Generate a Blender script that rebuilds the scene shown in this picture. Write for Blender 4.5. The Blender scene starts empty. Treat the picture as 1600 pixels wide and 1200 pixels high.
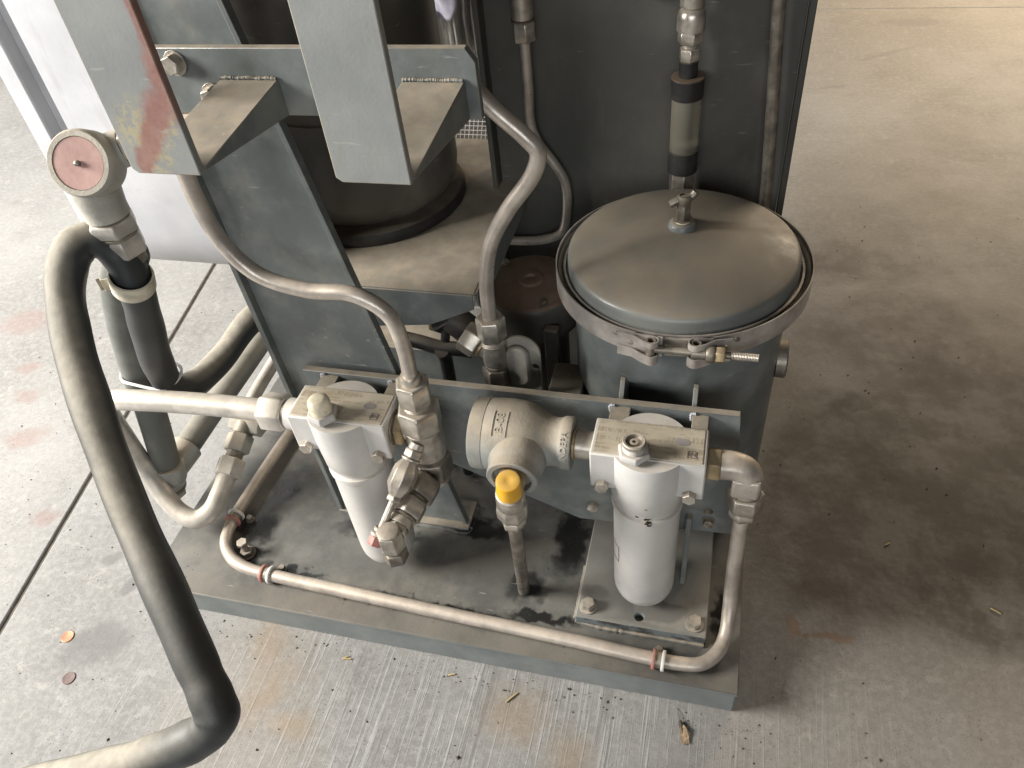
import bpy, bmesh, math, random
from mathutils import Vector, Matrix, Quaternion
random.seed(7)
scene = bpy.context.scene
col = scene.collection
PI = math.pi

# ------------------------------------------------------------------ camera
cd = bpy.data.cameras.new('camera'); cam = bpy.data.objects.new('camera', cd); col.objects.link(cam)
cd.sensor_width = 36.0; cd.lens = 27.675; cd.clip_start = 0.02; cd.clip_end = 200
right = Vector((0.96718, 0.23694, -0.09175)); down = Vector((0.10122, -0.69050, -0.71621)); fwd = Vector((-0.23305, 0.68342, -0.69183))
m = Matrix((right, -down, -fwd)).transposed().to_4x4()
m.translation = Vector((-0.0839, -0.4826, 1.06))
cam.matrix_world = m
scene.camera = cam

# ------------------------------------------------------------------ light
world = bpy.data.worlds.new('World'); scene.world = world; world.use_nodes = True
bg = world.node_tree.nodes['Background']; bg.inputs[0].default_value = (1.0, 0.80, 0.60, 1); bg.inputs[1].default_value = 0.026

def area(name, loc, target, sx, sy, power, colr):
    l = bpy.data.lights.new(name, 'AREA'); l.shape = 'RECTANGLE'; l.size = sx; l.size_y = sy; l.energy = power; l.color = colr
    o = bpy.data.objects.new(name, l); col.objects.link(o); o.location = loc
    d = Vector(target) - Vector(loc); o.rotation_euler = d.to_track_quat('-Z', 'Y').to_euler()
    return o
area('daylight_from_open_door', (-2.85, -0.60, 1.70), (-0.3, 0.15, 0.25), 1.2, 1.0, 222, (1.0, 0.97, 0.915))
area('front_fill', (0.1, -3.0, 1.6), (0.0, 0.1, 0.2), 2.2, 1.2, 42, (0.95, 0.98, 1.0))  # added fill lamp that brightens the front faces and the right floor
area('left_back_fill', (-2.9, 1.7, 1.5), (-1.2, 0.8, 0.0), 1.4, 1.2, 58, (1.0, 0.985, 0.96))  # extra lamp added to lift the left floor and the cabinet
area('shop_wall_lamp', (1.2, 3.2, 1.3), (0.5, 1.9, 0.0), 0.7, 0.7, 55, (1.0, 0.82, 0.60))

vs = scene.view_settings
vs.view_transform = 'Standard'; vs.look = 'None'; vs.exposure = 0.0; vs.gamma = 1.0; vs.use_curve_mapping = False

# ------------------------------------------------------------------ node helpers
class NT:
    def __init__(s, name):
        s.m = bpy.data.materials.new(name); s.m.use_nodes = True
        s.t = s.m.node_tree; s.b = s.t.nodes['Principled BSDF']; s._pos = None
    def n(s, kind, **kw):
        x = s.t.nodes.new(kind)
        for k, v in kw.items(): setattr(x, k, v)
        return x
    def link(s, a, b): s.t.links.new(a, b)
    def val(s, sock, v):
        if hasattr(v, 'links') or hasattr(v, 'is_output'): s.link(v, sock)
        else: sock.default_value = v
    def pos(s):
        if s._pos is None: s._pos = s.n('ShaderNodeNewGeometry')
        return s._pos.outputs['Position']
    def nz(s):
        s.pos(); x = s.n('ShaderNodeSeparateXYZ'); s.link(s._pos.outputs['Normal'], x.inputs[0]); return x.outputs[2]
    def math(s, op, a, b=0.0, c=None, clamp=False):
        x = s.n('ShaderNodeMath', operation=op); x.use_clamp = clamp
        s.val(x.inputs[0], a); s.val(x.inputs[1], b)
        if c is not None: s.val(x.inputs[2], c)
        return x.outputs[0]
    def noise(s, scale, detail=4, rough=.55, vec=None, dist=0.0):
        x = s.n('ShaderNodeTexNoise'); s.link(vec if vec is not None else s.pos(), x.inputs['Vector'])
        x.inputs['Scale'].default_value = scale; x.inputs['Detail'].default_value = detail
        x.inputs['Roughness'].default_value = rough; x.inputs['Distortion'].default_value = dist
        return x.outputs['Fac']
    def noisec(s, scale, detail=3):
        x = s.n('ShaderNodeTexNoise'); s.link(s.pos(), x.inputs['Vector']); x.inputs['Scale'].default_value = scale; x.inputs['Detail'].default_value = detail
        return x.outputs['Color']
    def scaled(s, sx, sy, sz, rot=0.0):
        x = s.n('ShaderNodeMapping'); s.link(s.pos(), x.inputs['Vector']); x.inputs['Scale'].default_value = (sx, sy, sz); x.inputs['Rotation'].default_value = (0, 0, rot)
        return x.outputs[0]
    def ss(s, v, a, b, lo=0.0, hi=1.0):
        x = s.n('ShaderNodeMapRange', interpolation_type='SMOOTHSTEP'); s.val(x.inputs[0], v)
        x.inputs[1].default_value = a; x.inputs[2].default_value = b; x.inputs[3].default_value = lo; x.inputs[4].default_value = hi
        return x.outputs[0]
    def mix(s, f, a, b, mode='MIX'):
        x = s.n('ShaderNodeMix', data_type='RGBA', blend_type=mode); s.val(x.inputs[0], f)
        for i, v in ((6, a), (7, b)):
            if isinstance(v, tuple): x.inputs[i].default_value = (*v[:3], 1)
            else: s.link(v, x.inputs[i])
        return x.outputs[2]
    def warp(s, scale, amount):
        # position plus a noise offset
        c = s.noisec(scale, 4); sub = s.n('ShaderNodeVectorMath', operation='SUBTRACT'); s.link(c, sub.inputs[0]); sub.inputs[1].default_value = (.5, .5, .5)
        mul = s.n('ShaderNodeVectorMath', operation='SCALE'); s.link(sub.outputs[0], mul.inputs[0]); mul.inputs['Scale'].default_value = amount
        add = s.n('ShaderNodeVectorMath', operation='ADD'); s.link(s.pos(), add.inputs[0]); s.link(mul.outputs[0], add.inputs[1])
        return add.outputs[0]
    def spot(s, vec, c, r, rot=0.0, soft=.5, axes='xy'):
        # elliptic stain mask: 1 inside
        a = s.n('ShaderNodeVectorMath', operation='SUBTRACT'); s.link(vec, a.inputs[0]); a.inputs[1].default_value = c
        mp = s.n('ShaderNodeMapping'); s.link(a.outputs[0], mp.inputs['Vector']); mp.vector_type = 'TEXTURE'
        mp.inputs['Rotation'].default_value = (0, 0, rot) if axes == 'xy' else (0, rot, 0)
        mp.inputs['Scale'].default_value = (r[0], r[1], 1e6) if axes == 'xy' else (r[0], 1e6, r[1])
        ln = s.n('ShaderNodeVectorMath', operation='LENGTH'); s.link(mp.outputs[0], ln.inputs[0])
        return s.ss(ln.outputs['Value'], 1.0 + soft, 1.0 - soft)
    def spots(s, vec, lst, soft=.5, axes='xy'):
        out = None
        for e in lst:
            q = s.spot(vec, e[0], e[1], e[2] if len(e) > 2 else 0.0, e[3] if len(e) > 3 else soft, axes)
            out = q if out is None else s.math('MAXIMUM', out, q)
        return out
    def bump(s, h, strength, dist=.001):
        x = s.n('ShaderNodeBump'); s.link(h, x.inputs['Height']); x.inputs['Strength'].default_value = strength; x.inputs['Distance'].default_value = dist
        s.link(x.outputs[0], s.b.inputs['Normal'])
    def out(s, c, rough, metal=0.0):
        s.val(s.b.inputs['Base Color'], (*c, 1) if isinstance(c, tuple) else c); s.val(s.b.inputs['Roughness'], rough); s.val(s.b.inputs['Metallic'], metal)
        return s.m

DUST = (0.33, 0.275, 0.205)
def finish(name, base, rough=.5, metal=0.0, dust=.6, lo=.35, hi=.95, var=.18, nscale=18, bump=.15, bscale=260, dustc=DUST, edge=0.0, scuff=0.0, chips=0.0, chipc=(.34,.30,.25), grime=.35):
    g = NT(name)
    n1 = g.noise(nscale, 5, .6); n2 = g.noise(nscale*4.3, 4, .6); nf = g.noise(bscale, 3, .6)
    c = g.mix(g.ss(n1, .35, .68), tuple(x*(1-var) for x in base), tuple(min(1, x*(1+var)) for x in base))
    gm = g.math('MULTIPLY', g.ss(g.noise(nscale*.55, 6, .7), .52, .78), grime)
    c = g.mix(gm, c, tuple(x*.45+y*.12 for x, y in zip(base, (.1, .075, .05))))
    up = g.ss(g.nz(), lo, hi)
    df = g.math('MULTIPLY', g.math('MULTIPLY', up, g.ss(n2, .18, .62, .6, 1.0)), dust)
    # a thin film of dust everywhere
    film = g.math('MULTIPLY', g.ss(n1, .45, .75), dust*.28)
    df = g.math('MAXIMUM', df, film)
    dc = g.mix(g.ss(g.noise(nscale*2.1, 4), .3, .7), tuple(x*.82 for x in dustc), tuple(min(1, x*1.1) for x in dustc))
    c = g.mix(df, c, dc)
    if scuff > 0:
        sc = g.math('MULTIPLY', g.ss(g.noise(1.0, 3, .6, g.scaled(28, 28, 210, .7)), .66, .70), g.ss(g.noise(7, 3), .5, .6))
        c = g.mix(g.math('MULTIPLY', sc, scuff), c, (.34, .33, .30))
        ru = g.math('MULTIPLY', g.ss(g.noise(1.0, 5, .7, g.scaled(38, 38, 7)), .57, .70), .30*scuff)
        c = g.mix(ru, c, (.20, .165, .12))
    if edge > 0:
        bv = g.n('ShaderNodeBevel'); bv.samples = 4; bv.inputs['Radius'].default_value = .0022
        dt = g.n('ShaderNodeVectorMath', operation='DOT_PRODUCT'); g.link(bv.outputs[0], dt.inputs[0]); g.link(g._pos.outputs['Normal'], dt.inputs[1])
        em = g.math('MULTIPLY', g.ss(dt.outputs['Value'], .995, .90), g.ss(g.noise(75, 5, .7), .44, .60))
        c = g.mix(g.math('MULTIPLY', em, edge), c, (.30, .225, .14))
    if chips > 0:
        v = g.n('ShaderNodeTexVoronoi'); g.link(g.warp(60, .02), v.inputs['Vector']); v.inputs['Scale'].default_value = 55
        k = g.math('MULTIPLY', g.ss(v.outputs['Distance'], .17, .10), g.ss(g.noise(9, 3), .60 - .1*chips, .66))
        c = g.mix(g.math('MULTIPLY', k, .8), c, chipc)
    r = g.math('MULTIPLY_ADD', df, .35, g.math('MULTIPLY_ADD', n2, .22, rough-.11), clamp=True)
    mt = g.math('MULTIPLY', g.math('SUBTRACT', 1.0, df), metal, clamp=True)
    g.bump(g.math('ADD', nf, g.math('MULTIPLY', n2, 1.5)), bump, .0008)
    return g.out(c, r, mt)

M = {}
M['paint'] = finish('grey_machine_paint', (0.160, 0.177, 0.176), .38, 0, .88, .50, .97, chips=1.0, edge=.8, scuff=.7)
M['paint_dusty'] = finish('grey_paint_under_dust', (0.19, 0.21, 0.207), .5, 0, .95, .25, .8, chips=.6, edge=.6)
M['lid'] = finish('lid_paint', (0.165, 0.174, 0.166), .34, 0, .80, .5, .97, nscale=5, chips=.9, scuff=.4, dustc=(.27,.22,.158))
M['silver'] = finish('silver_filter_paint', (0.56, 0.545, 0.525), .40, 0.0, .6, .45, 1.0, var=.07, grime=.45, edge=.45, scuff=.38, dustc=(.52,.45,.36), bump=.06)
M['casting'] = finish('dusty_cast_fitting', (0.30, 0.305, 0.285), .45, 0, .9, .15, .85, dustc=(.40,.335,.25), bump=.5, bscale=420)
M['zinc'] = finish('zinc_plated_steel', (0.53, 0.49, 0.435), .32, .75, .62, .3, .98, nscale=40, var=.28, dustc=(.42,.345,.255), grime=.55)
M['zinc_dark'] = finish('oily_steel', (0.26, 0.235, 0.20), .4, .7, .5, .2, .95, nscale=45, var=.3, dustc=(.34,.285,.21))
M['tube'] = finish('steel_tube', (0.54, 0.485, 0.43), .31, .55, .62, .25, .98, nscale=30, var=.2, dustc=(.46,.375,.285), grime=.4)
M['tube_pale'] = finish('pale_steel_pipe', (0.52, 0.49, 0.445), .38, .35, .6, .15, .95, nscale=30, var=.2, dustc=(.43,.365,.275), grime=.5)
M['band'] = finish('stainless_band', (0.50, 0.465, 0.435), .36, .55, .35, .5, 1.0, nscale=26, var=.25)
M['rubber'] = finish('black_rubber_hose', (0.026, 0.029, 0.031), .58, 0, .93, .28, .97, nscale=12, dustc=(.30,.245,.175), bump=.3)
M['rubber_grey'] = finish('grey_rubber_hose', (0.13, 0.135, 0.125), .6, 0, .6, .0, .9, nscale=12, dustc=(.36,.32,.25), bump=.3)
M['dark'] = finish('dark_panel_paint', (0.075, 0.074, 0.066), .5, 0, .35, .2, .9, nscale=5, scuff=.4)
M['dark_cyl'] = finish('dark_grey_paint', (0.095, 0.09, 0.08), .42, 0, .6, .3, .9, nscale=9, scuff=.3)
M['black'] = finish('black_plastic', (0.018, 0.018, 0.018), .5, 0, .35, .3, .95)
M['white_paint'] = finish('pale_grey_cabinet_paint', (0.52, 0.525, 0.55), .40, 0, .25, .5, 1.0, nscale=6, var=.12, scuff=.5)
M['ivory'] = finish('ivory_plastic', (0.75, 0.68, 0.52), .35, 0, .35, .5, 1.0, nscale=60, dustc=(.62,.52,.36))
M['white_ring'] = finish('white_nylon', (0.78, 0.76, 0.72), .45, 0, .25, .4, 1.0, nscale=60)
M['red_ring'] = finish('faded_red_nylon', (0.46, 0.19, 0.165), .5, 0, .4, .4, 1.0, nscale=60)
M['pink_disc'] = finish('faded_pink_disc', (0.47, 0.28, 0.245), .6, 0, .9, .9, 1.0, nscale=30, var=.16, dustc=(.50,.40,.34))
M['yellow'] = finish('yellow_plastic', (0.74, 0.385, 0.012), .4, 0, .55, .75, 1.0, nscale=60, var=.06, grime=.2, dustc=(.62,.42,.16))
M['brass'] = finish('tarnished_brass', (0.40, 0.31, 0.18), .42, .6, .55, .1, 1.0, nscale=40, var=.25, dustc=(.36,.28,.18))
M['tape'] = finish('cream_tape', (0.60, 0.55, 0.44), .7, 0, .3, .2, 1.0, nscale=60)
M['copper'] = finish('copper_coin', (0.46, 0.185, 0.095), .45, .35, .15, .5, 1.0, nscale=200, dustc=(.5,.3,.2))
M['copper_old'] = finish('brown_coin', (0.14, 0.095, 0.085), .6, .2, .2, .5, 1.0, nscale=200, dustc=(.2,.15,.13))
M['cast_pale'] = finish('pale_dusty_casting', (.40, .385, .345), .5, 0, .9, .05, .8, dustc=(.46,.395,.30), bump=.5, bscale=420)
M['straw'] = finish('straw', (0.50, 0.38, 0.19), .8, 0, .1)
M['moth'] = finish('moth_wing', (0.40, 0.28, 0.17), .85, 0, .1, nscale=160, var=.45)
M['bark'] = finish('dark_debris', (0.06, 0.045, 0.035), .9, 0, .2)
M['gap'] = finish('groove_dirt', (0.075, 0.066, 0.056), .9, 0, .1, nscale=60, var=.4)
M['primer'] = finish('rusty_cover_paint', (0.16, 0.105, 0.07), .7, 0, .5, .3, .9, nscale=20, dustc=(.22,.16,.11))
M['pale_plate'] = finish('pale_cover_paint', (.36, .345, .30), .5, 0, .6, .2, .9)
M['film'] = finish('lavender_plastic_film', (0.62, 0.60, 0.72), .3, 0, .1, nscale=30)
M['blue'] = finish('blue_plastic', (0.03, 0.05, 0.28), .4, 0, .1)
M['alu'] = finish('cast_aluminium', (0.72, 0.70, 0.67), .45, .15, .3, .3, .9)
M['ink'] = finish('label_ink', (0.16, 0.135, 0.12), .6, 0, .1, bump=.02)
M['logo_ink'] = finish('logo_grey', (0.30, 0.275, 0.26), .5, 0, .1, bump=.02)

def concrete():
    g = NT('worn_concrete'); p = g.pos()
    big = g.noise(1.6, 6, .62); mid = g.noise(7, 7, .68); fine = g.noise(90, 5, .7); sand = g.noise(520, 3, .7)
    c = g.mix(g.ss(big, .34, .66), (.185, .178, .166), (.275, .268, .255))
    c = g.mix(g.math('MULTIPLY', g.ss(mid, .52, .70), .45), c, (.145, .138, .128))
    c = g.mix(g.math('MULTIPLY', g.ss(fine, .38, .66), .35), c, (.37, .365, .355))
    c = g.mix(g.math('MULTIPLY', g.ss(sand, .54, .66), .6), c, (.11, .10, .09))
    pv = g.n('ShaderNodeTexVoronoi'); g.link(g.warp(200, .003), pv.inputs['Vector']); pv.inputs['Scale'].default_value = 210
    pore = g.math('MULTIPLY', g.ss(pv.outputs['Distance'], .26, .16), g.ss(g.noise(17, 4, .7), .47, .58))
    c = g.mix(g.math('MULTIPLY', pore, .7), c, (.085, .078, .07))
    c = g.mix(g.math('MULTIPLY', g.ss(g.noise(33, 8, .80), .54, .62), .55), c, (.34, .325, .30))
    # broom finish streaks in front of the skid, direction of the slab joint
    st = g.noise(1.0, 4, .62, g.scaled(210, 5.5, 1, 0.06)); st2 = g.noise(1.0, 3, .6, g.scaled(70, 2.0, 1, 0.06))
    w = g.warp(3.0, .25)
    fr = g.spot(w, (-.30, -.22, 0), (.52, .30), 0, .5)
    stm = g.math('MULTIPLY', fr, g.ss(st, .50, .68))
    c = g.mix(g.math('MULTIPLY', stm, .40), c, (.43, .435, .44))
    c = g.mix(g.math('MULTIPLY', g.math('MULTIPLY', fr, g.ss(st2, .60, .66)), .5), c, (.12, .115, .11))
    # rust and oil marks that belong to the slab
    w2 = g.warp(22, .06)
    rust = g.spots(w2, [((-.672, -.035, 0), (.022, .055), .25), ((-.64, -.10, 0), (.020, .05), -.35), ((-.585, -.135, 0), (.03, .014), 0), ((-.285, -.06, 0), (.04, .035), 0), ((-.20, -.11, 0), (.03, .04), 0)], .8)
    c = g.mix(g.math('MULTIPLY', rust, .42), c, (.27, .185, .10))
    wide = g.spot(g.warp(5, .22), (-.66, -.14, 0), (.11, .17), 0, .6)
    c = g.mix(g.math('MULTIPLY', wide, .18), c, (.27, .20, .13))
    oil = g.spots(w2, [((-.94, -.085, 0), (.05, .034), .5, .35), ((-1.01, .06, 0), (.02, .014), .3, .35), ((-1.0, .13, 0), (.022, .012), .5, .35), ((-.945,.015,0),(.012,.012),0,.4)], .35)
    c = g.mix(g.math('MULTIPLY', oil, .6), c, (.115, .11, .105))
    pinkish = g.spots(w2, [((-1.50, .455, 0), (.025, .02), 0), ((-1.36, .28, 0), (.045, .022), .2), ((-1.44, .385, 0), (.03, .02), 0), ((-1.19,.11,0),(.03,.02),0), ((-1.62,.60,0),(.06,.04),0)], .5)
    c = g.mix(g.math('MULTIPLY', pinkish, .42), c, (.22, .125, .10))
    brown = g.spots(g.warp(40, .03), [((.076, .141, 0), (.010, .019), .1, .3), ((.128, .134, 0), (.028, .006), .05, .4), ((.095,.128,0),(.006,.004),0,.4)], .3)
    c = g.mix(g.math('MULTIPLY', brown, .7), c, (.20, .11, .065))
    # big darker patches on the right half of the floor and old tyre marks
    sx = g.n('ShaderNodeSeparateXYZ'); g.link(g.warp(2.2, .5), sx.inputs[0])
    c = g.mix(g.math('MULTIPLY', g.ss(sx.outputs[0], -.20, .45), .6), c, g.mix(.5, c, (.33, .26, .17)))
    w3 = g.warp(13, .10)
    stain_shade = g.spots(w3, [((.265, .40, 0), (.235, .25), .0, .10), ((.46, .36, 0), (.20, .22), .3, .10), ((.13, .33, 0), (.12, .17), 0, .3), ((.42, .62, 0), (.20, .18), .2, .4)], .25)  # oil stain and the machine's floor shadow painted together as one dark patch
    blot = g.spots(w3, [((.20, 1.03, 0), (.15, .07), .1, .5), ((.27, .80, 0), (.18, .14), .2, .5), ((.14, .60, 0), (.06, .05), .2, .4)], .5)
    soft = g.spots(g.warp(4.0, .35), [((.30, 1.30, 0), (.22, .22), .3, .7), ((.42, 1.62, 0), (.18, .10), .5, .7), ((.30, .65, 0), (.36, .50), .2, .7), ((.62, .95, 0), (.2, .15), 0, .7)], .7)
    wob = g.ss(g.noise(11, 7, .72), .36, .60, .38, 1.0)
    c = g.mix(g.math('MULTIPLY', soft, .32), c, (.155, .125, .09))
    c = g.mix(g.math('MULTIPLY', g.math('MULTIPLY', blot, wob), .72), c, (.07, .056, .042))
    c = g.mix(g.math('MULTIPLY', g.math('MULTIPLY', stain_shade, wob), .80), c, (.066, .051, .036))
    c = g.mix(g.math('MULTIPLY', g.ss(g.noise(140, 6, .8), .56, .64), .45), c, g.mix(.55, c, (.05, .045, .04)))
    marks = g.spots(g.warp(30, .03), [((.36, 2.16, 0), (.10, .010), .55, .5), ((.20, 1.92, 0), (.05, .008), .35, .5), ((.47, 2.42, 0), (.10, .035), 0, .3), ((.53,.03,0),(.004,.10),.6,.6)], .5)
    c = g.mix(g.math('MULTIPLY', marks, .40), c, (.17, .155, .14))
    # specks of grit
    v = g.n('ShaderNodeTexVoronoi'); g.link(p, v.inputs['Vector']); v.inputs['Scale'].default_value = 38
    sp = g.math('MULTIPLY', g.ss(v.outputs['Distance'], .085, .05), g.ss(g.noise(23, 2), .55, .58))
    c = g.mix(g.math('MULTIPLY', sp, .75), c, (.10, .085, .07))
    # black smear beside the skid
    smear = g.math('MULTIPLY', g.spots(g.warp(30, .05), [((-.915, .37, 0), (.035, .055), 0, .6)], .6), g.ss(g.noise(1.0, 4, .6, g.scaled(60, 9, 1, .9)), .45, .6))
    c = g.mix(g.math('MULTIPLY', smear, .8), c, (.05, .047, .045))
    g.bump(g.math('ADD', g.math('MULTIPLY', fine, .8), g.math('ADD', g.math('MULTIPLY', sand, .6), g.math('MULTIPLY', stm, 1.2))), .35, .0012)
    return g.out(c, g.math('MULTIPLY_ADD', mid, .3, .52))
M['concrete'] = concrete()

def deck():
    g = NT('oily_skid_deck'); p = g.pos()
    n1 = g.noise(9, 6, .65); n2 = g.noise(45, 5, .65)
    c = g.mix(g.ss(n1, .33, .68), (.085, .083, .075), (.18, .172, .152))
    c = g.mix(g.math('MULTIPLY', g.ss(n2, .5, .72), .3), c, (.21, .195, .165))
    front = g.n('ShaderNodeSeparateXYZ'); g.link(p, front.inputs[0])
    side = g.ss(g.nz(), .5, .2)
    strip = g.math('MULTIPLY', g.ss(front.outputs[1], .045, .012), g.ss(n1, .25, .6, .4, 1.0)); c = g.mix(g.math('MULTIPLY', strip, .5), c, (.135, .115, .088))
    brownish = g.ss(g.noise(4.5, 4, .6), .5, .68); c = g.mix(g.math('MULTIPLY', brownish, .5), c, (.17, .145, .11))
    w = g.warp(48, .05)
    oil = g.spots(w, [((-.742, .215, 0), (.020, .05), -.25), ((-.755, .13, 0), (.035, .03), 0), ((-.745, .08, 0), (.022, .02), 0), ((-.305, .10, 0), (.026, .024), 0), ((-.25, .20, 0), (.022, .07), 0), ((-.66, .062, 0), (.05, .007), 0), ((-.45, .045, 0), (.15, .010), 0), ((-.27, .058, 0), (.05, .008), 0), ((-.40, .19, 0), (.06, .02), 0), ((-.55, .155, 0), (.07, .012), 0), ((-.025, .11, 0), (.012, .04), 0),
                      ((-.30, .40, 0), (.20, .12), 0), ((-.50,.35,0),(.08,.06),0)], .42)
    c = g.mix(g.math('MULTIPLY', oil, .93), c, (.012, .012, .012))
    damp = g.spots(w, [((-.555, .10, 0), (.06, .035), 0), ((-.60, .13, 0), (.04, .03), 0), ((-.35, .12, 0), (.05, .05), 0)], .5)
    c = g.mix(g.math('MULTIPLY', damp, .45), c, (.07, .068, .062))
    v = g.n('ShaderNodeTexVoronoi'); g.link(g.warp(70, .01), v.inputs['Vector']); v.inputs['Scale'].default_value = 62
    sp = g.math('MULTIPLY', g.ss(v.outputs['Distance'], .10, .06), g.ss(g.noise(13, 2), .52, .56))
    c = g.mix(sp, c, (.03, .028, .026))
    scr = g.math('MULTIPLY', g.ss(g.noise(1.0, 3, .6, g.scaled(20, 160, 1, .6)), .69, .72), g.ss(g.noise(6, 2), .5, .56))
    c = g.mix(g.math('MULTIPLY', scr, .5), c, (.42, .40, .36))
    lint = g.ss(g.noise(1.0, 2, .5, g.scaled(30, 2.5, 1, 1.35)), .5, .6)
    fc = g.mix(g.ss(g.noise(14, 5, .6), .3, .7), (.165, .18, .18), (.22, .235, .23))
    rusty = g.math('MULTIPLY', g.ss(g.noise(1.0, 4, .6, g.scaled(45, 45, 160)), .60, .72), .5)
    fc = g.mix(rusty, fc, (.15, .125, .095))
    c = g.mix(side, c, fc)
    g.bump(g.math('ADD', n2, g.noise(300, 3)), .25, .001)
    r = g.math('MULTIPLY_ADD', oil, -.32, g.math('MULTIPLY_ADD', n2, .25, .5), clamp=True)
    return g.out(c, r)
M['deck'] = deck()

def pad_mat():
    g = NT('dusty_pad_paint'); p = g.pos()
    n1 = g.noise(14, 5, .6); n2 = g.noise(70, 4)
    c = g.mix(g.ss(n1, .3, .7), (.21, .205, .185), (.29, .27, .235))
    w = g.warp(40, .02)
    damp = g.spots(w, [((-.105, .088, 0), (.035, .016), .1, .15), ((-.20, .10, 0), (.02, .012), 0, .3)], .2)
    c = g.mix(g.math('MULTIPLY', damp, .65), c, (.12, .112, .098))
    side = g.ss(g.nz(), .5, .2)
    fc = g.mix(g.ss(g.noise(40, 5, .65), .42, .62), (.17, .195, .20), (.05, .05, .05))
    c = g.mix(side, c, fc); g.bump(n2, .2, .0008)
    return g.out(c, .62)
M['pad'] = pad_mat()

def fork_mat():
    g = NT('fork_paint_worn_to_primer'); p = g.pos()
    n1 = g.noise(16, 5, .6); n2 = g.noise(80, 5, .65)
    c = g.mix(g.ss(n1, .3, .7), (.235, .245, .240), (.288, .296, .288))
    w = g.warp(90, .012)
    red = g.spots(w, [((-.4905, 0, .868), (.006, .05), -.10), ((-.4935, 0, .84), (.010, .03), 0), ((-.510, 0, .815), (.012, .022), .5), ((-.524, 0, .795), (.009, .03), .55), ((-.540, 0, .773), (.008, .014), .3)], .38, 'xz')
    w2 = g.warp(120, .03)
    yel = g.math('MULTIPLY', g.spots(w2, [((-.535, 0, .803), (.014, .022), .5), ((-.510, 0, .795), (.008, .03), .55), ((-.53, 0, .775), (.014, .016), .3)], .6, 'xz'), g.ss(g.noise(170, 4, .7), .42, .56))
    c = g.mix(g.math('MULTIPLY', yel, .6), c, (.46, .38, .19))
    c = g.mix(g.math('MULTIPLY', red, .85), c, g.mix(g.ss(n2, .35, .65), (.26, .105, .085), (.30, .155, .13)))
    v = g.n('ShaderNodeTexVoronoi'); g.link(g.warp(60, .02), v.inputs['Vector']); v.inputs['Scale'].default_value = 42
    k = g.math('MULTIPLY', g.ss(v.outputs['Distance'], .15, .09), g.ss(g.noise(12, 3), .60, .63))
    c = g.mix(g.math('MULTIPLY', k, .8), c, (.50, .44, .26))
    side = g.ss(g.math('ABSOLUTE', g.math('SUBTRACT', g.nz(), 1.0)), .5, .2)
    c = g.mix(side, c, (.33, .29, .235))
    sc = g.math('MULTIPLY', g.ss(g.noise(1.0, 3, .6, g.scaled(30, 30, 240, .7)), .655, .70), g.ss(g.noise(9, 3), .48, .58))
    c = g.mix(g.math('MULTIPLY', sc, .45), c, (.40, .40, .37))
    ru = g.math('MULTIPLY', g.ss(g.noise(1.0, 5, .7, g.scaled(60, 60, 9)), .55, .72), .28); c = g.mix(ru, c, (.25, .215, .16))
    bv = g.n('ShaderNodeBevel'); bv.samples = 4; bv.inputs['Radius'].default_value = .0026
    dt = g.n('ShaderNodeVectorMath', operation='DOT_PRODUCT'); g.link(bv.outputs[0], dt.inputs[0]); g.link(g._pos.outputs['Normal'], dt.inputs[1])
    em = g.math('MULTIPLY', g.ss(dt.outputs['Value'], .995, .90), g.ss(g.noise(80, 5, .7), .42, .58)); c = g.mix(g.math('MULTIPLY', em, .85), c, (.36, .29, .17))
    g.bump(g.math('ADD', n2, g.noise(350, 3)), .15, .0008)
    return g.out(c, g.math('MULTIPLY_ADD', n1, .2, .36))
M['fork'] = fork_mat()

def name_mat():
    # tan anodised plate with rows of worn, unreadable small print
    g = NT('worn_nameplate'); p = g.pos()
    n = g.noise(30, 5, .6)
    c = g.mix(g.ss(n, .3, .7), (.43, .37, .275), (.53, .47, .365))
    rows = g.noise(1.0, 1, .5, g.scaled(24, 175, 1)); words = g.noise(1.0, 2, .6, g.scaled(420, 60, 1))
    t = g.math('MULTIPLY', g.math('MULTIPLY', g.ss(rows, .50, .56), g.ss(words, .42, .5)), .55)
    c = g.mix(t, c, (.27, .215, .155))
    c = g.mix(g.math('MULTIPLY', g.ss(g.noise(1.0, 4, .6, g.scaled(16, 60, 1)), .54, .70), .45), c, (.28, .20, .13))
    g.bump(g.noise(300, 3), .06, .0005)
    return g.out(c, .5, .15)
M['plate'] = name_mat()

def glass_mat():
    g = NT('clouded_sight_glass'); b = g.b
    b.inputs['Transmission Weight'].default_value = .75; b.inputs['IOR'].default_value = 1.45
    return g.out(g.mix(g.noise(20, 4), (.50, .46, .36), (.72, .68, .56)), .32)
M['glass'] = glass_mat()

def hose_mat():
    g = NT('black_hose_with_dust'); n = g.noise(13, 5, .6); n2 = g.noise(70, 4)
    up = g.ss(g.nz(), .22, .95)
    wiped = g.spot(g.warp(9, .06), (-.530, 0, .375), (.10, .065), .45, .5, 'xz')
    d = g.math('MULTIPLY', g.math('MULTIPLY', up, g.ss(n, .2, .6, .65, 1.0)), g.math('SUBTRACT', .92, g.math('MULTIPLY', wiped, .70)))
    c = g.mix(g.ss(n, .3, .7), (.022, .025, .027), (.036, .040, .042))
    c = g.mix(d, c, g.mix(g.ss(n2, .3, .7), (.30, .27, .215), (.40, .36, .29)))
    g.bump(g.math('ADD', g.noise(260, 3), g.math('MULTIPLY', n2, 1.5)), .22, .0008)
    return g.out(c, g.math('MULTIPLY_ADD', d, .4, .46))
M['hose'] = hose_mat()

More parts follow.
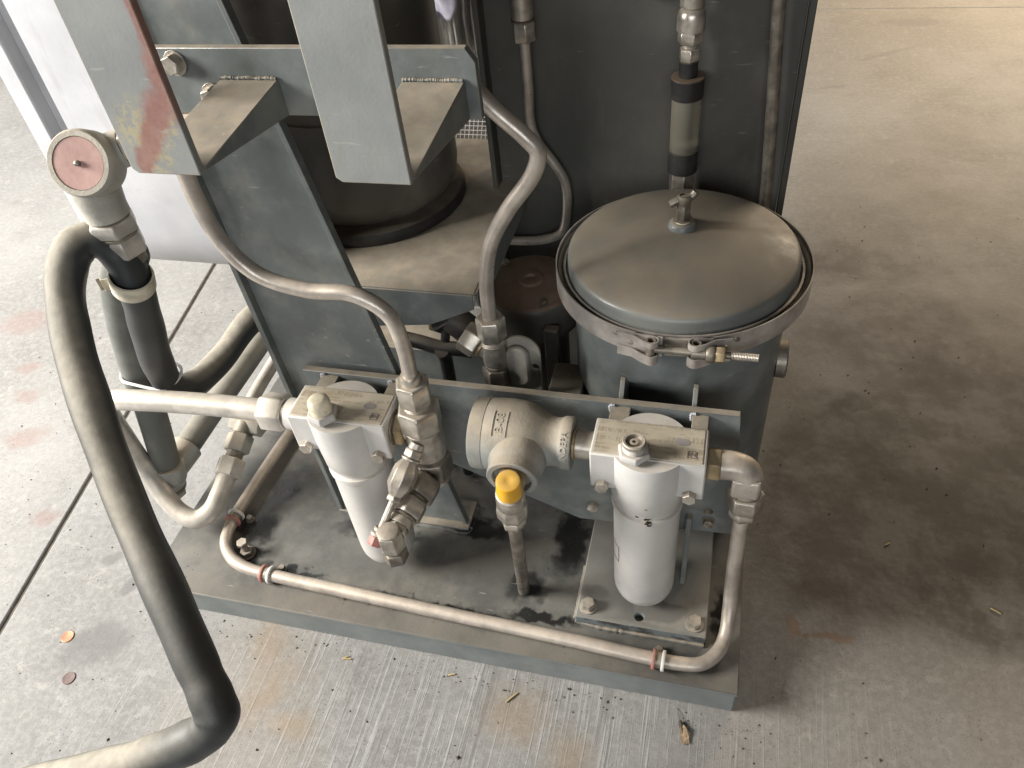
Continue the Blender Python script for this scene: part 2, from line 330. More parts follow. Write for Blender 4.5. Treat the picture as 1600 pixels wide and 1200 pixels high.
# ------------------------------------------------------------------ mesh helpers
def V(*a): return Vector(a)
def frame(d):
    d = Vector(d).normalized(); a = V(0, 0, 1) if abs(d.z) < .9 else V(1, 0, 0)
    u = a.cross(d).normalized(); return u, d.cross(u), d
class MB:
    def __init__(s): s.v = []; s.f = []
    def add(s, vs, fs):
        k = len(s.v); s.v += [Vector(x) for x in vs]; s.f += [[i+k for i in f] for f in fs]; return s
    def box(s, x0, x1, y0, y1, z0, z1):
        return s.add([(x0,y0,z0),(x1,y0,z0),(x1,y1,z0),(x0,y1,z0),(x0,y0,z1),(x1,y0,z1),(x1,y1,z1),(x0,y1,z1)],
                     [(0,3,2,1),(4,5,6,7),(0,1,5,4),(1,2,6,5),(2,3,7,6),(3,0,4,7)])
    def prism(s, poly, a, b, plane='xz'):
        mk = {'xz': lambda p, t: (p[0], t, p[1]), 'yz': lambda p, t: (t, p[0], p[1]), 'xy': lambda p, t: (p[0], p[1], t)}[plane]
        n = len(poly); vs = [mk(p, a) for p in poly] + [mk(p, b) for p in poly]
        return s.add(vs, [list(range(n))[::-1], list(range(n, 2*n))] + [(i, (i+1) % n, n+(i+1) % n, n+i) for i in range(n)])
    def lathe(s, p, d, prof, n=28, rot=0.0, a0=0.0, a1=2*PI, cap=True):
        p = Vector(p); u, w, d = frame(d); full = abs(a1-a0) >= 2*PI-1e-6
        k = n if full else n+1; vs = []; fs = []
        for r, t in prof:
            for i in range(k):
                a = rot + a0 + (a1-a0)*i/n
                vs.append(p + d*t + (u*math.cos(a)+w*math.sin(a))*max(r, 1e-5))
        for j in range(len(prof)-1):
            for i in range(n):
                i2 = (i+1) % k
                fs.append((j*k+i, j*k+i2, (j+1)*k+i2, (j+1)*k+i))
        if cap and full:
            if prof[0][0] > 1e-4: fs.append(list(range(k))[::-1])
            if prof[-1][0] > 1e-4: fs.append([(len(prof)-1)*k+i for i in range(k)])
        return s.add(vs, fs)
    def cyl(s, p0, p1, r, r1=None, n=28):
        d = Vector(p1)-Vector(p0); return s.lathe(p0, d, [(r, 0), (r if r1 is None else r1, d.length)], n)
    def hexa(s, p0, p1, r, rot=0.0, ch=.12):
        d = Vector(p1)-Vector(p0); L = d.length; c = min(r*ch, L*.2)
        return s.lathe(p0, d, [(r*.90, 0), (r, c), (r, L-c), (r*.90, L)], 6, rot)
    def tube(s, path, r, n=14, closed=False, caps=True, rs=None):
        P = [Vector(p) for p in path]; N = len(P); T = []
        for i in range(N):
            a = P[i-1] if (i or closed) else P[i]; b = P[(i+1) % N] if (i < N-1 or closed) else P[i]
            T.append((b-a).normalized())
        u, w, _ = frame(T[0]); vs = []; fs = []
        for i in range(N):
            if i: q = T[i-1].rotation_difference(T[i]); u = q @ u
            u = (u - T[i]*u.dot(T[i])).normalized(); w = T[i].cross(u); rr = rs[i] if rs else r
            for k in range(n):
                a = 2*PI*k/n; vs.append(P[i]+(u*math.cos(a)+w*math.sin(a))*rr)
        for i in range(N if closed else N-1):
            for k in range(n):
                j = (i+1) % N; fs.append((i*n+k, i*n+(k+1) % n, j*n+(k+1) % n, j*n+k))
        if caps and not closed: fs += [list(range(n))[::-1], [(N-1)*n+k for k in range(n)]]
        return s.add(vs, fs)
    def strip(s, path, z0, z1, th):
        # a flat band standing on edge along a path in plan; th is its thickness
        P = [Vector((p[0], p[1])) for p in path]; N = len(P); vs = []; fs = []
        for i in range(N):
            t = (P[min(i+1, N-1)]-P[max(i-1, 0)]).normalized(); nn = Vector((-t.y, t.x))*th*.5
            for q in (P[i]+nn, P[i]-nn):
                vs += [(q.x, q.y, z0), (q.x, q.y, z1)]
        for i in range(N-1):
            a = i*4; b = a+4
            fs += [(a, a+1, b+1, b), (a+3, a+2, b+2, b+3), (a+1, a+3, b+3, b+1), (a+2, a, b, b+2)]
        fs += [(0, 2, 3, 1), ((N-1)*4, (N-1)*4+1, (N-1)*4+3, (N-1)*4+2)]
        return s.add(vs, fs)

def smooth_path(pts, k=8):
    P = [Vector(p) for p in pts]; out = []
    for i in range(len(P)-1):
        p0 = P[i-1] if i else P[0]*2-P[1]; p1, p2 = P[i], P[i+1]; p3 = P[i+2] if i+2 < len(P) else P[-1]*2-P[-2]
        # centripetal-like tangents to avoid overshoot
        l = (p2-p1).length; l0 = max((p1-p0).length, 1e-6); l2 = max((p3-p2).length, 1e-6)
        m1 = ((p1-p0)/l0*l + (p2-p1)) * .5 if i else (p2-p1); m2 = ((p2-p1) + (p3-p2)/l2*l) * .5 if i+2 < len(P) else (p2-p1)
        for j in range(k):
            t = j/k; h = (2*t**3-3*t*t+1, t**3-2*t*t+t, -2*t**3+3*t*t, t**3-t*t)
            out.append(p1*h[0]+m1*h[1]+p2*h[2]+m2*h[3])
    out.append(P[-1]); return out

def arc(c, r, a0, a1, n, z=None):
    return [(c[0]+r*math.cos(a0+(a1-a0)*i/n), c[1]+r*math.sin(a0+(a1-a0)*i/n)) for i in range(n+1)]

def link(name, mb, mat, parent=None, origin=None, bev=0.0, sharp=40, seg=2):
    o0 = Vector(origin) if origin else (Vector(parent['_o']) if parent and '_o' in parent else Vector())
    me = bpy.data.meshes.new(name); me.from_pydata([v-o0 for v in mb.v], [], mb.f)
    b = bmesh.new(); b.from_mesh(me); bmesh.ops.remove_doubles(b, verts=b.verts, dist=1e-6); bmesh.ops.recalc_face_normals(b, faces=b.faces); b.to_mesh(me); b.free()
    me.polygons.foreach_set('use_smooth', [True]*len(me.polygons)); me.set_sharp_from_angle(angle=math.radians(sharp))
    me.materials.append(M[mat] if isinstance(mat, str) else mat)
    o = bpy.data.objects.new(name, me); col.objects.link(o)
    if parent: o.parent = parent; o['_o'] = list(o0)
    else: o.location = o0; o['_o'] = list(o0)
    if bev > 0:
        q = o.modifiers.new('bevel', 'BEVEL'); q.width = bev; q.segments = seg; q.limit_method = 'ANGLE'; q.angle_limit = math.radians(38)
    return o
def thing(name, label, cat, base, group=None):
    o = bpy.data.objects.new(name, None); col.objects.link(o); o.location = base; o['_o'] = list(base); o.empty_display_size = .02
    return tag(o, label, cat, group)
def tag(o, label, cat=None, group=None):
    o['label'] = label
    if cat: o['category'] = cat
    if group: o['group'] = group
    return o
def cut(o, cutter_mb):
    # drill a hole: boolean evaluated once, the drill is thrown away
    c = link('drill', cutter_mb, 'gap', origin=(0, 0, 0)); md = o.modifiers.new('hole', 'BOOLEAN'); md.object = c; md.operation = 'DIFFERENCE'; md.solver = 'EXACT'
    if len(o.modifiers) > 1: o.modifiers.move(len(o.modifiers)-1, 0)
    bpy.context.view_layer.update()
    bevs = [(q.width, q.segments) for q in o.modifiers if q.type == 'BEVEL']
    for q in list(o.modifiers):
        if q.type == 'BEVEL': o.modifiers.remove(q)
    dg = bpy.context.evaluated_depsgraph_get(); me = bpy.data.meshes.new_from_object(o.evaluated_get(dg))
    o.modifiers.clear(); o.data = me; cm = c.data; bpy.data.objects.remove(c); bpy.data.meshes.remove(cm)
    for w, s in bevs:
        q = o.modifiers.new('bevel', 'BEVEL'); q.width = w; q.segments = s; q.limit_method = 'ANGLE'; q.angle_limit = math.radians(38)
    return o
def text_geo(txt, size, ext):
    cu = bpy.data.curves.new('t', 'FONT'); cu.body = txt; cu.size = size; cu.extrude = ext; cu.resolution_u = 3; cu.align_x = 'CENTER'; cu.align_y = 'CENTER'
    ob = bpy.data.objects.new('t', cu); me = ob.to_mesh(); vs = [v.co.copy() for v in me.vertices]; fs = [list(p.vertices) for p in me.polygons]
    ob.to_mesh_clear(); bpy.data.objects.remove(ob); bpy.data.curves.remove(cu); return vs, fs

def run(parent, p, d, segs, n=28):
    """consecutive coaxial fitting pieces; seg = (name, kind, radius, length, material[, rot])"""
    p = Vector(p); d = Vector(d).normalized()
    for sg in segs:
        nm, kind, r, L, mt = sg[:5]; rot = sg[5] if len(sg) > 5 else 0.0; q = p+d*L; mb = MB(); bev = 0
        if kind == 'hex': mb.hexa(p, q, r, rot); bev = r*.05
        elif kind == 'cyl': mb.lathe(p, d, [(r-.0006, 0), (r, .0006), (r, L-.0006), (r-.0006, L)], n)
        elif kind == 'cone': mb.lathe(p, d, [(r[0], 0), (r[1], L)], n)
        elif kind == 'ring': mb.lathe(p, d, [(r*.86, 0), (r, L*.25), (r, L*.75), (r*.86, L)], n)
        elif kind == 'thread':
            k = max(3, int(L/.0016)); pr = []
            for i in range(k): pr += [(r*.92, L*i/k), (r, L*(i+.5)/k)]
            pr.append((r*.92, L)); mb.lathe(p, d, pr, n)
        elif kind == 'dome': mb.lathe(p, d, [(r, 0), (r, L*.55), (r*.94, L*.75), (r*.78, L*.9), (r*.5, L*.98), (0, L)], n)
        elif kind == 'oct': mb.lathe(p, d, [(r*.62, 0), (r*.95, L*.22), (r, L*.35), (r, L*.72), (r*.6, L)], 8, rot); bev = r*.04
        link(nm, mb, mt, parent, bev=bev); p = q
    return p
def bolt(parent, p, d, r, h, mt='zinc', washer=True, rot=.3, name='bolt'):
    p = Vector(p); d = Vector(d).normalized(); mb = MB()
    if washer: mb.lathe(p, d, [(r*1.25, 0), (r*1.25, h*.2)], 20); q = p+d*h*.2
    else: q = p
    mb.lathe(q, d, [(r*.98, 0), (r, h*.06), (r, h*.70), (r*.9, h*.80), (r*.88, h*.80), (.0, h*.82)], 6, rot)
    return link(name, mb, mt, parent, bev=r*.05)
def weld(parent, pts, r, mt='paint_dusty', n=None, name='weld_bead'):
    mb = MB(); P = smooth_path(pts, 12); rs = [r*(.75+.5*random.random()) for _ in P]; mb.tube(P, r, 8, rs=rs)
    return link(name, mb, mt, parent)

# ================================================================== floor
fl = link('floor', MB().box(-7, 7, -5, 9, -.06, -.0042), 'gap', origin=(0, 0, 0)); fl['kind'] = 'structure'
tag(fl, 'bare stained concrete workshop floor with a straight saw joint')
def jx(y): return -1.1275 - .1645*y
g1 = .0042; y2 = 2.55
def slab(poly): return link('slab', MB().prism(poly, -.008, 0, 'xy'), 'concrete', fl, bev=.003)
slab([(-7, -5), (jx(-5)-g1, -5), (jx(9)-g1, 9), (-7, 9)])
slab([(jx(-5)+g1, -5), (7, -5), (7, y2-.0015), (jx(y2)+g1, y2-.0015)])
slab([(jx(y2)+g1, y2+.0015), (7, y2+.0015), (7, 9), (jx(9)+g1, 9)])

# ================================================================== skid base
sk = thing('skid_base', 'low grey steel skid with oil-stained deck carrying the filters and tank', 'skid', (-.44, 0, 0))
link('frame', MB().box(-.88, 0, 0, .72, 0, .0465), 'deck', sk, bev=.0025)
link('deck_plate', MB().box(-.8815, .0015, -.0015, .7215, .0465, .053), 'deck', sk, bev=.0015)

pad = thing('mounting_pad', 'thick square steel pad with two bolts and a drilled hole, welded on skid corner', 'mounting pad', (-.13, .14, .053))
pp = link('pad_plate', MB().box(-.2205, -.044, .059, .33, .053, .0715), 'pad', pad, bev=.0015)
cut(pp, MB().cyl((-.134, .0745, .06), (-.134, .0745, .09), .0062, n=24))
bolt(pad, (-.205, .0765, .0715), (0, 0, 1), .0098, .0125, 'zinc'); bolt(pad, (-.0605, .0765, .0715), (0, 0, 1), .0098, .0125, 'zinc', rot=.1)
weld(pad, [(-.2215, .062, .0545), (-.19, .0575, .0545), (-.15, .0575, .0545), (-.10, .0575, .0545), (-.046, .0575, .0545)], .0032, 'paint')
weld(pad, [(-.2225, .065, .0545), (-.2225, .10, .0545), (-.2225, .15, .0545)], .0024, 'paint_dusty')
link('gusset', MB().prism([(.136, .0715), (.171, .0715), (.171, .19), (.160, .19)], -.0855, -.0785, 'yz'), 'paint', pad, bev=.001)

# ================================================================== mast
ms = thing('tapered_mast', 'tall tapered grey steel mast standing on the skid behind the left filter', 'mast', (-.52, .19, .053))
def mxl(z): return -.6235-.034*(z-.06)
def mxr(z): return -.422-.165*(z-.06)
zt = 1.12
link('web', MB().prism([(mxl(.06), .06), (mxr(.06), .06), (mxr(zt), zt), (mxl(zt), zt)], .192, .199), 'paint', ms, bev=.0008)
link('flange', MB().prism([(mxl(.06)-.0075, .06), (mxl(.06)-.0003, .06), (mxl(zt)-.0003, zt), (mxl(zt)-.0075, zt)], .1815, .222), 'paint', ms, bev=.0008)
link('flange', MB().prism([(mxr(.06)+.0003, .06), (mxr(.06)+.0065, .06), (mxr(zt)+.0065, zt), (mxr(zt)+.0003, zt)], 0.1885, .2000), 'paint', ms, bev=.0008)
link('foot_plate', MB().box(-.630, -.411, .180, .235, .053, .0600), 'paint', ms, bev=.001)
weld(ms, [(-.55, .1795, .0545), (-.50, .1788, .0545), (-.45, .1795, .0545), (-.413, .1795, .0545), (-.4095, .195, .0545), (-.4095, .23, .0545)], .0033, 'deck')

# ================================================================== lifting fork bracket
fk = thing('fork_bracket', 'grey steel bracket with two hanging hooked forks bolted across the mast', 'fork bracket', (-.44, .164, .742))
link('cross_plate', MB().prism([(-.622, .742), (-.299, .742), (-.299, .794), (-.307, .806), (-.622, .806)], .160, .1685), 'paint', fk, bev=.0008)
for i, (x0, x1) in enumerate(((-.556, -.4925), (-.3725, -.3110))):
    lab = ('upright worn through to red primer', 'clean upright with small paint chips')[i]
    u = link('upright', MB().prism([(x0+.005, .763), (x1, .763), (x1, 1.06), (x0, 1.06), (x0, .767)], .009, .0165), 'fork', fk, bev=.0009); u['label'] = lab
    link('hook_wedge', MB().prism([(.017, .7635), (.160, .742), (.160, .7775), (.017, .7665)], x0+.0035, x1+.0005, 'yz'), 'paint_dusty', fk, bev=.001)
    weld(fk, [(x0+.004+(x1-x0-.005)*k/6, .1585, .7785+.0006*(k % 2)) for k in range(7)], .0016)
bolt(fk, (-.595, .160, .792), (0, -1, .1), .0095, .012, 'zinc'); bolt(fk, (-.5655, .160, .762), (0, -1, 0), .0095, .012, 'zinc')

# ================================================================== filter bracket
fb = thing('filter_bracket', 'long flat grey plate with sloped underside holding both filters', 'bracket', (-.3, .172, .145))
bp = link('bracket_plate', MB().prism([(-.592, .385), (-.037, .385), (-.0195, .158), (-.232, .145), (-.379, .2165), (-.44, .245), (-.585, .30)], .170, .1795), 'paint', fb, bev=.0008)
for x0, x1 in ((-.1855, -.1620), (-.0905, -.0715), (-.5630, -.5400), (-.4690, -.4500)):
    link('standoff_bar', MB().box(x0, x1, .1452, .1698, .342, .3815), 'paint_dusty', fb, bev=.0008)
    weld(fb, [(x0-.001, .1685, .372), (x0-.001, .1685, .3825), (x0+.004, .1685, .3835)], .0017, 'white_paint')
bolt(fb, (-.2115, .170, .181), (0, -1, .05), .0085, .010, 'zinc', washer=False)
bolt(fb, (-.0565, .170, .180), (0, -1, 0), .0075, .007, 'zinc_dark')
cut(bp, MB().cyl((-.0585, .15, .200), (-.0585, .2, .200), .006, n=18))

# ================================================================== inline filters
def inline_filter(label, cx, plug):
    f = thing('air_filter', label, 'filter', (cx, .1165, .098), 'pair of inline air filters')
    cy = .1165; zt_ = .385
    link('head_block', MB().box(cx-.0645, cx+.0645, .088, .1448, .327, zt_), 'silver', f, bev=.002)
    link('head_barrel', MB().lathe((cx, cy, 0), (0, 0, 1), [(.0422, .2985), (.0436, .3010), (.0452, .328), (.0458, .345), (.0460, .3825), (.0454, .3838), (0, .3842)], 56), 'silver', f)
    bw = link('bowl', MB().lathe((cx, cy, 0), (0, 0, 1), [(0, .0770), (.012, .0773), (.022, .0788), (.031, .0838), (.0365, .0908), (.0395, .100), (.0405, .111), (.0408, .2760), (.0408, .2885), (.0398, .2892), (.0398, .2935), (.0405, .2942), (.0405, .2985)], 56), 'silver', f)
    link('bowl_ring', MB().lathe((cx, cy, 0), (0, 0, 1), [(.0412, .2782), (.0428, .2792), (.0432, .2830), (.0428, .2868), (.0412, .2880)], 56), 'silver', f)
    npl = link('nameplate', MB().box(cx-.0605, cx+.0600, .0915, .1420, zt_+.0002, zt_+.0010), 'plate', f, bev=.0003)
    # oval emblem and the framed port mark
    mb = MB(); el = [(cx+.036+.0085*math.cos(2*PI*i/28), .1195+.0055*math.sin(2*PI*i/28)) for i in range(28)]
    link('oval_emblem', mb.prism(el, zt_+.0008, zt_+.00135, 'xy'), 'logo_ink', npl)
    mb = MB(); bx, by, w, h = cx+.0480, .1030, .0052, .0052
    for a in ((bx-w, bx+w, by-h, by-h+.0008), (bx-w, bx+w, by+h-.0008, by+h), (bx-w, bx-w+.0008, by-h+.0008, by+h-.0008), (bx+w-.0008, bx+w, by-h+.0008, by+h-.0008)):
        mb.box(*a, zt_+.0008, zt_+.0014)
    vs_, fs_ = text_geo('IN', .0085, .0002); mb.add([(bx+v.x, by+v.y, zt_+.00125+v.z) for v in vs_], fs_)
    link('port_mark', mb, 'ink', npl)
    # plug on top
    px_ = cx-.0150; py = .0935
    if plug == 'ivory':
        run(f, (px_, py, zt_+.0005), (0, 0, 1), [('plug_base', 'hex', .0195, .0125, 'silver', .25)])
        link('plug_cap', MB().lathe((px_, py, zt_+.013), (0, 0, 1), [(.0135, 0), (.0140, .004), (.0133, .006), (.0140, .008), (.0140, .013), (.0130, .0165), (.0105, .0195), (.006, .0208), (0, .021)], 32), 'ivory', f)
    else:
        run(f, (px_, py, zt_+.0005), (0, 0, 1), [('plug_base', 'hex', .0190, .0100, 'silver', .25), ('plug_thread', 'thread', .0128, .008, 'silver')])
        link('plug_cap', MB().lathe((px_, py, zt_+.0185), (0, 0, 1), [(.0125, 0), (.0130, .001), (.0130, .005), (.0120, .0058), (.0095, .0055), (.0090, .0015), (.0050, .0015), (.0048, .004), (.0022, .0042), (.0018, .001), (0, .001)], 32), 'zinc', f)
    bolt(f, (cx-.0505, .088, .3335), (0, -1, .05), .0085, .0105, 'zinc', washer=False, rot=.2)
    bolt(f, (cx+.0495, .088, .3335), (0, -1, .05), .0085, .0105, 'zinc', washer=False, rot=.6)
    # outlined sticker on the left flank of the bowl
    mb = MB()
    def onb(a, z, r=.0411): return (cx+r*math.cos(a), cy+r*math.sin(a), z)
    a0, a1 = math.radians(190), math.radians(222); zA, zB = .175, .207
    for (aa, ab, za, zb_) in ((a0, a1, zA, zA+.0012), (a0, a1, zB-.0012, zB), (a0, a0+.03, zA+.0012, zB-.0012), (a1-.03, a1, zA+.0012, zB-.0012)):
        k = 6; vs_ = []; fs_ = []
        for i in range(k+1):
            t = aa+(ab-aa)*i/k
            vs_ += [onb(t, za, .0409), onb(t, zb_, .0409), onb(t, zb_), onb(t, za)]
        for i in range(k):
            b = i*4
            fs_ += [(b+3, b+7, b+6, b+2), (b, b+1, b+5, b+4), (b+1, b+2, b+6, b+5), (b, b+4, b+7, b+3)]
        mb.add(vs_, fs_)
    link('sticker_outline', mb, 'ink', bw)
    return f
FL = -.5120; FR = -.1340
f1 = inline_filter('silver air filter with ivory plug in front of the mast', FL, 'ivory')
f2 = inline_filter('silver air filter with open steel plug above the bolted pad', FR, 'steel')
# chipped paint on the right bowl
g = NT('black_chip'); M['chip'] = g.out((.05, .035, .025), .8)
for a, z, s_, n_ in ((-1.46, .2925, 1.0, 0), (-1.43, .2882, 1.1, 1), (-1.50, .316, .45, 2), (-1.78, .2950, .6, 3), (-1.40, .2842, .8, 4)):
    mb = MB(); K = 15; pts = []
    for k in range(K):
        t = 2*PI*k/K; r_ = s_*(.0010+.0034*random.random()**1.6); pts.append((a+(r_*math.cos(t)*1.5+.0010*math.sin(3*t+n_))/.043, z+r_*math.sin(t)*.75))
    Rr = .0400 if .289 < z < .294 else (.0407 if .294 <= z < .3 else (.0430 if z < .289 else .0442))
    vs_ = [(FR+rr*math.cos(q[0]), .1165+rr*math.sin(q[0]), q[1]) for rr in (Rr-.0025, Rr+.0004) for q in pts]
    mb.add(vs_, [list(range(K))[::-1], list(range(K, 2*K))] + [(i, (i+1) % K, K+(i+1) % K, K+i) for i in range(K)])
    link('paint_chip', mb, 'chip', f2)

# ================================================================== reducing tee between filters
te = thing('reducing_tee', 'dusty cast reducing tee with raised lettering beside the right filter', 'pipe fitting', (-.285, .118, .32))
ax = (-.3420, .118, .364)
link('tee_body', MB().lathe(ax, (1, 0, 0), [(0, .012), (.030, .012), (.036, .010), (.038, .001), (.0405, 0), (.0432, .0015), (.0438, .005), (.0438, .0175), (.0432, .0180), (.0436, .0190), (.0445, .030), (.0452, .044), (.0440, .060), (.0405, .072), (.0345, .083), (.0305, .090), (.0290, .097), (.0292, .104), (.0305, .1065), (.0315, .109), (.0318, .117), (.0308, .1195), (.027, .1195), (0, .1190)], 64), 'casting', te)
pt = Vector((-.2840, .118, .364)); fd = Vector((.02, -1, -.06)).normalized()
link('front_port', MB().lathe(pt, fd, [(.0345, .0), (.0345, .034), (.0330, .041), (.0312, .046), (.0300, .050), (.0300, .0615), (.0290, .0625), (.0235, .0625), (.0225, .055), (0, .055)], 48), 'casting', te)
def on_body(v, x0, ang, R):  # bend lettering round the body: text runs round the barrel
    a = ang - v.x/R; rr = R + v.z
    return (x0-v.y*1.0, .118+rr*math.cos(a), .364+rr*math.sin(a))
mb = MB(); vs_, fs_ = text_geo('B-08', .0135, .0009); mb.add([on_body(v, -.3035, math.radians(113), .0449) for v in vs_], fs_)
for xx in (-.3115, -.2950):
    P = [(xx, .118+.0452*math.cos(math.radians(a)), .364+.0452*math.sin(math.radians(a))) for a in range(94, 138, 4)]
    mb.tube(P, .0007, 6)
link('raised_lettering', mb, 'casting', te)
mb = MB(); vs_, fs_ = text_geo('INDEPA', .0105, .0009); mb.add([on_body(v, -.2295, math.radians(142), .0318) for v in vs_], fs_)
link('raised_lettering', mb, 'tube_pale', te)
run(te, (-.2226, .118, .364), (1, 0, 0), [('locking_ring', 'ring', .0200, .004, 'brass'), ('nipple', 'cyl', .0175, .020, 'zinc')])

# drain elbow with yellow cap and drain pipe
dr = thing('capped_drain_elbow', 'steel drain elbow with bright yellow cap and pipe down to the deck', 'drain fitting', (-.302, .098, .053))
e0 = pt+fd*.0555
run(dr, e0, fd, [('inlet_thread', 'thread', .0165, .012, 'brass')])
ec = Vector((-.2815, .0405, .352)); dd = (Vector((-.303, .096, .053))-ec).normalized()
link('elbow_body', MB().lathe(ec-dd*-.010+dd*-.018, dd, [(.012, 0), (.0165, .003), (.0172, .008), (.0172, .026), (.0150, .030)], 28).lathe(e0+fd*.004, fd, [(.0158, 0), (.0158, .018)], 24), 'zinc', dr)
link('yellow_cap', MB().lathe(ec-dd*.008, -dd, [(.0150, 0), (.0150, .004), (.0144, .007), (.0140, .0245), (.0133, .0262), (.0118, .0268), (.004, .0266), (.0025, .0260), (0, .0262)], 36), 'yellow', dr)
q = run(dr, ec+dd*.012, dd, [('nut', 'oct', .0195, .044, 'zinc', .2), ('lock_nut', 'hex', .0158, .017, 'zinc', .5)])
end = Vector((-.303, .096, .0535)); link('drain_pipe', MB().cyl(q, end, .0088, n=20), 'zinc_dark', dr)

# ================================================================== valve stack right of the left filter
stx = thing('check_valve_stack', 'upright stack of hex fittings beside the left filter, fed by a bent tube', 'valve', (-.411, .1165, .26))
SX, SY = -.4105, .1165
run(stx, (FL+.0648, .1165, .357), (1, 0, 0), [('seal_ring', 'ring', .0225, .003, 'zinc_dark'), ('side_nut', 'hex', .0225, .012, 'brass', .5), ('side_neck', 'cyl', .015, .026, 'zinc')])
run(stx, (SX, SY, .318), (0, 0, 1), [('valve_body', 'cyl', .0235, .046, 'zinc'), ('large_hex', 'hex', .0275, .036, 'zinc', .25), ('collar', 'thread', .0165, .007, 'zinc'), ('tube_nut', 'hex', .0215, .034, 'zinc', .35)])
run(stx, (SX, SY, .318), (0, 0, -1), [('lower_collar', 'cyl', .0225, .008, 'zinc_dark'), ('lower_nut', 'hex', .0275, .034, 'zinc_dark', .2), ('lower_plug', 'cyl', .021, .010, 'zinc')])

t1 = thing('bent_steel_tube', 'long bent steel tube crossing in front of the mast to the valve stack', 'tube', (-.411, .1165, .462))
P = [(-.604, .1165, .84), (-.600, .1165, .76), (-.598, .1165, .707), (-.599, .1165, .680), (-.589, .1165, .620), (-.562, .1165, .582), (-.506, .1165, .564), (-.450, .1165, .563), (-.418, .1165, .540), (-.4095, .1165, .500), (-.4105, .1165, .436)]
link('pipe', MB().tube(smooth_path(P, 8), .0089, 18), 'tube', t1)
link('sleeve', MB().lathe((SX, SY, .4405), (0, 0, 1), [(.0125, 0), (.0125, .008), (.0110, .011)], 24), 'zinc', t1)

# front branch: hex elbow towards the viewer
br = thing('front_branch_elbow', 'chain of hex fittings reaching forward over the left filter bowl', 'pipe fitting', (-.43, .0, .225))
b0 = Vector((-.4120, .094, .290)); b1 = Vector((-.4325, .006, .272)); bd = (b1-b0).normalized()
q = run(br, b0, bd, [('rear_nut', 'hex', .0255, .028, 'zinc_dark', .15), ('neck', 'cyl', .0170, .004, 'zinc_dark'), ('front_nut', 'hex', .0225, .024, 'zinc', .2), ('washer', 'ring', .0180, .004, 'zinc_dark'), ('cone', 'cyl', .0150, .010, 'zinc'), ('elbow_neck', 'hex', .0160, .010, 'zinc', .4)])
run(br, q+bd*.010+Vector((0, 0, .016)), (0, 0, -1), [('elbow_block', 'hex', .0165, .032, 'zinc', .35), ('seal', 'cyl', .0120, .004, 'zinc_dark'), ('end_nut', 'hex', .0160, .020, 'zinc_dark', .1)])
link('elbow_top', MB().lathe(q+bd*.010+Vector((0, 0, .0158)), (0, 0, 1), [(.0135, 0), (.0135, .0022), (.0125, .003), (0, .0031)], 28), 'zinc', br)

nd = thing('needle_valve', 'slim needle valve with thin steel tube running above the front branch', 'valve', (-.425, .03, .3))
n0 = Vector((-.4120, .0950, .3590)); n1 = Vector((-.4490, .012, .276)); ndr = (n1-n0).normalized()
n0 = Vector((-.4115, .0965, .354)); tgt = Vector((-.4485, .0085, .275)); ndr = (tgt-n0).normalized()
q = run(nd, n0, ndr, [('stub', 'cyl', .0095, .008, 'zinc'), ('small_hex', 'hex', .0120, .011, 'zinc', .1), ('ring', 'ring', .0125, .004, 'zinc'), ('valve_barrel', 'oct', .0165, .046, 'zinc', .2), ('tip_hex', 'hex', .0098, .008, 'zinc', 0), ('thin_tube', 'cyl', .0046, .036, 'zinc'), ('ferrule', 'ring', .0085, .006, 'zinc'), ('end_ring', 'ring', .0105, .005, 'zinc'),('red_elbow','hex',.0100,.012,'red_ring',.2)])

# ================================================================== right outlet elbow and the long drain line
ol = thing('outlet_elbow', 'tan rounded outlet elbow on the right end of the right filter', 'pipe fitting', (-.03, .1165, .30))
run(ol, (FR+.0647, .1165, .360), (1, 0, 0), [('bushing', 'hex', .0200, .016, 'brass', .3)])
P = smooth_path([(-.0535, .1165, .360), (-.040, .1165, .360), (-.0265, .1165, .354), (-.0215, .1165, .340), (-.0215, .1165, .322)], 8)
link('elbow', MB().tube(P, .0165, 22, rs=[.0172-.0012*(i/len(P)) for i in range(len(P))]), 'tube', ol)
link('square_boss', MB().box(-.0400, -.0080, .1000, .1070, .322, .352), 'tube', ol, bev=.004)
run(ol, (-.0215, .1165, .3215), (0, 0, -1), [('seal', 'cyl', .0165, .004, 'zinc_dark'), ('upper_nut', 'hex', .0225, .026, 'zinc', .55), ('lower_nut', 'hex', .0170, .018, 'zinc', .25)])

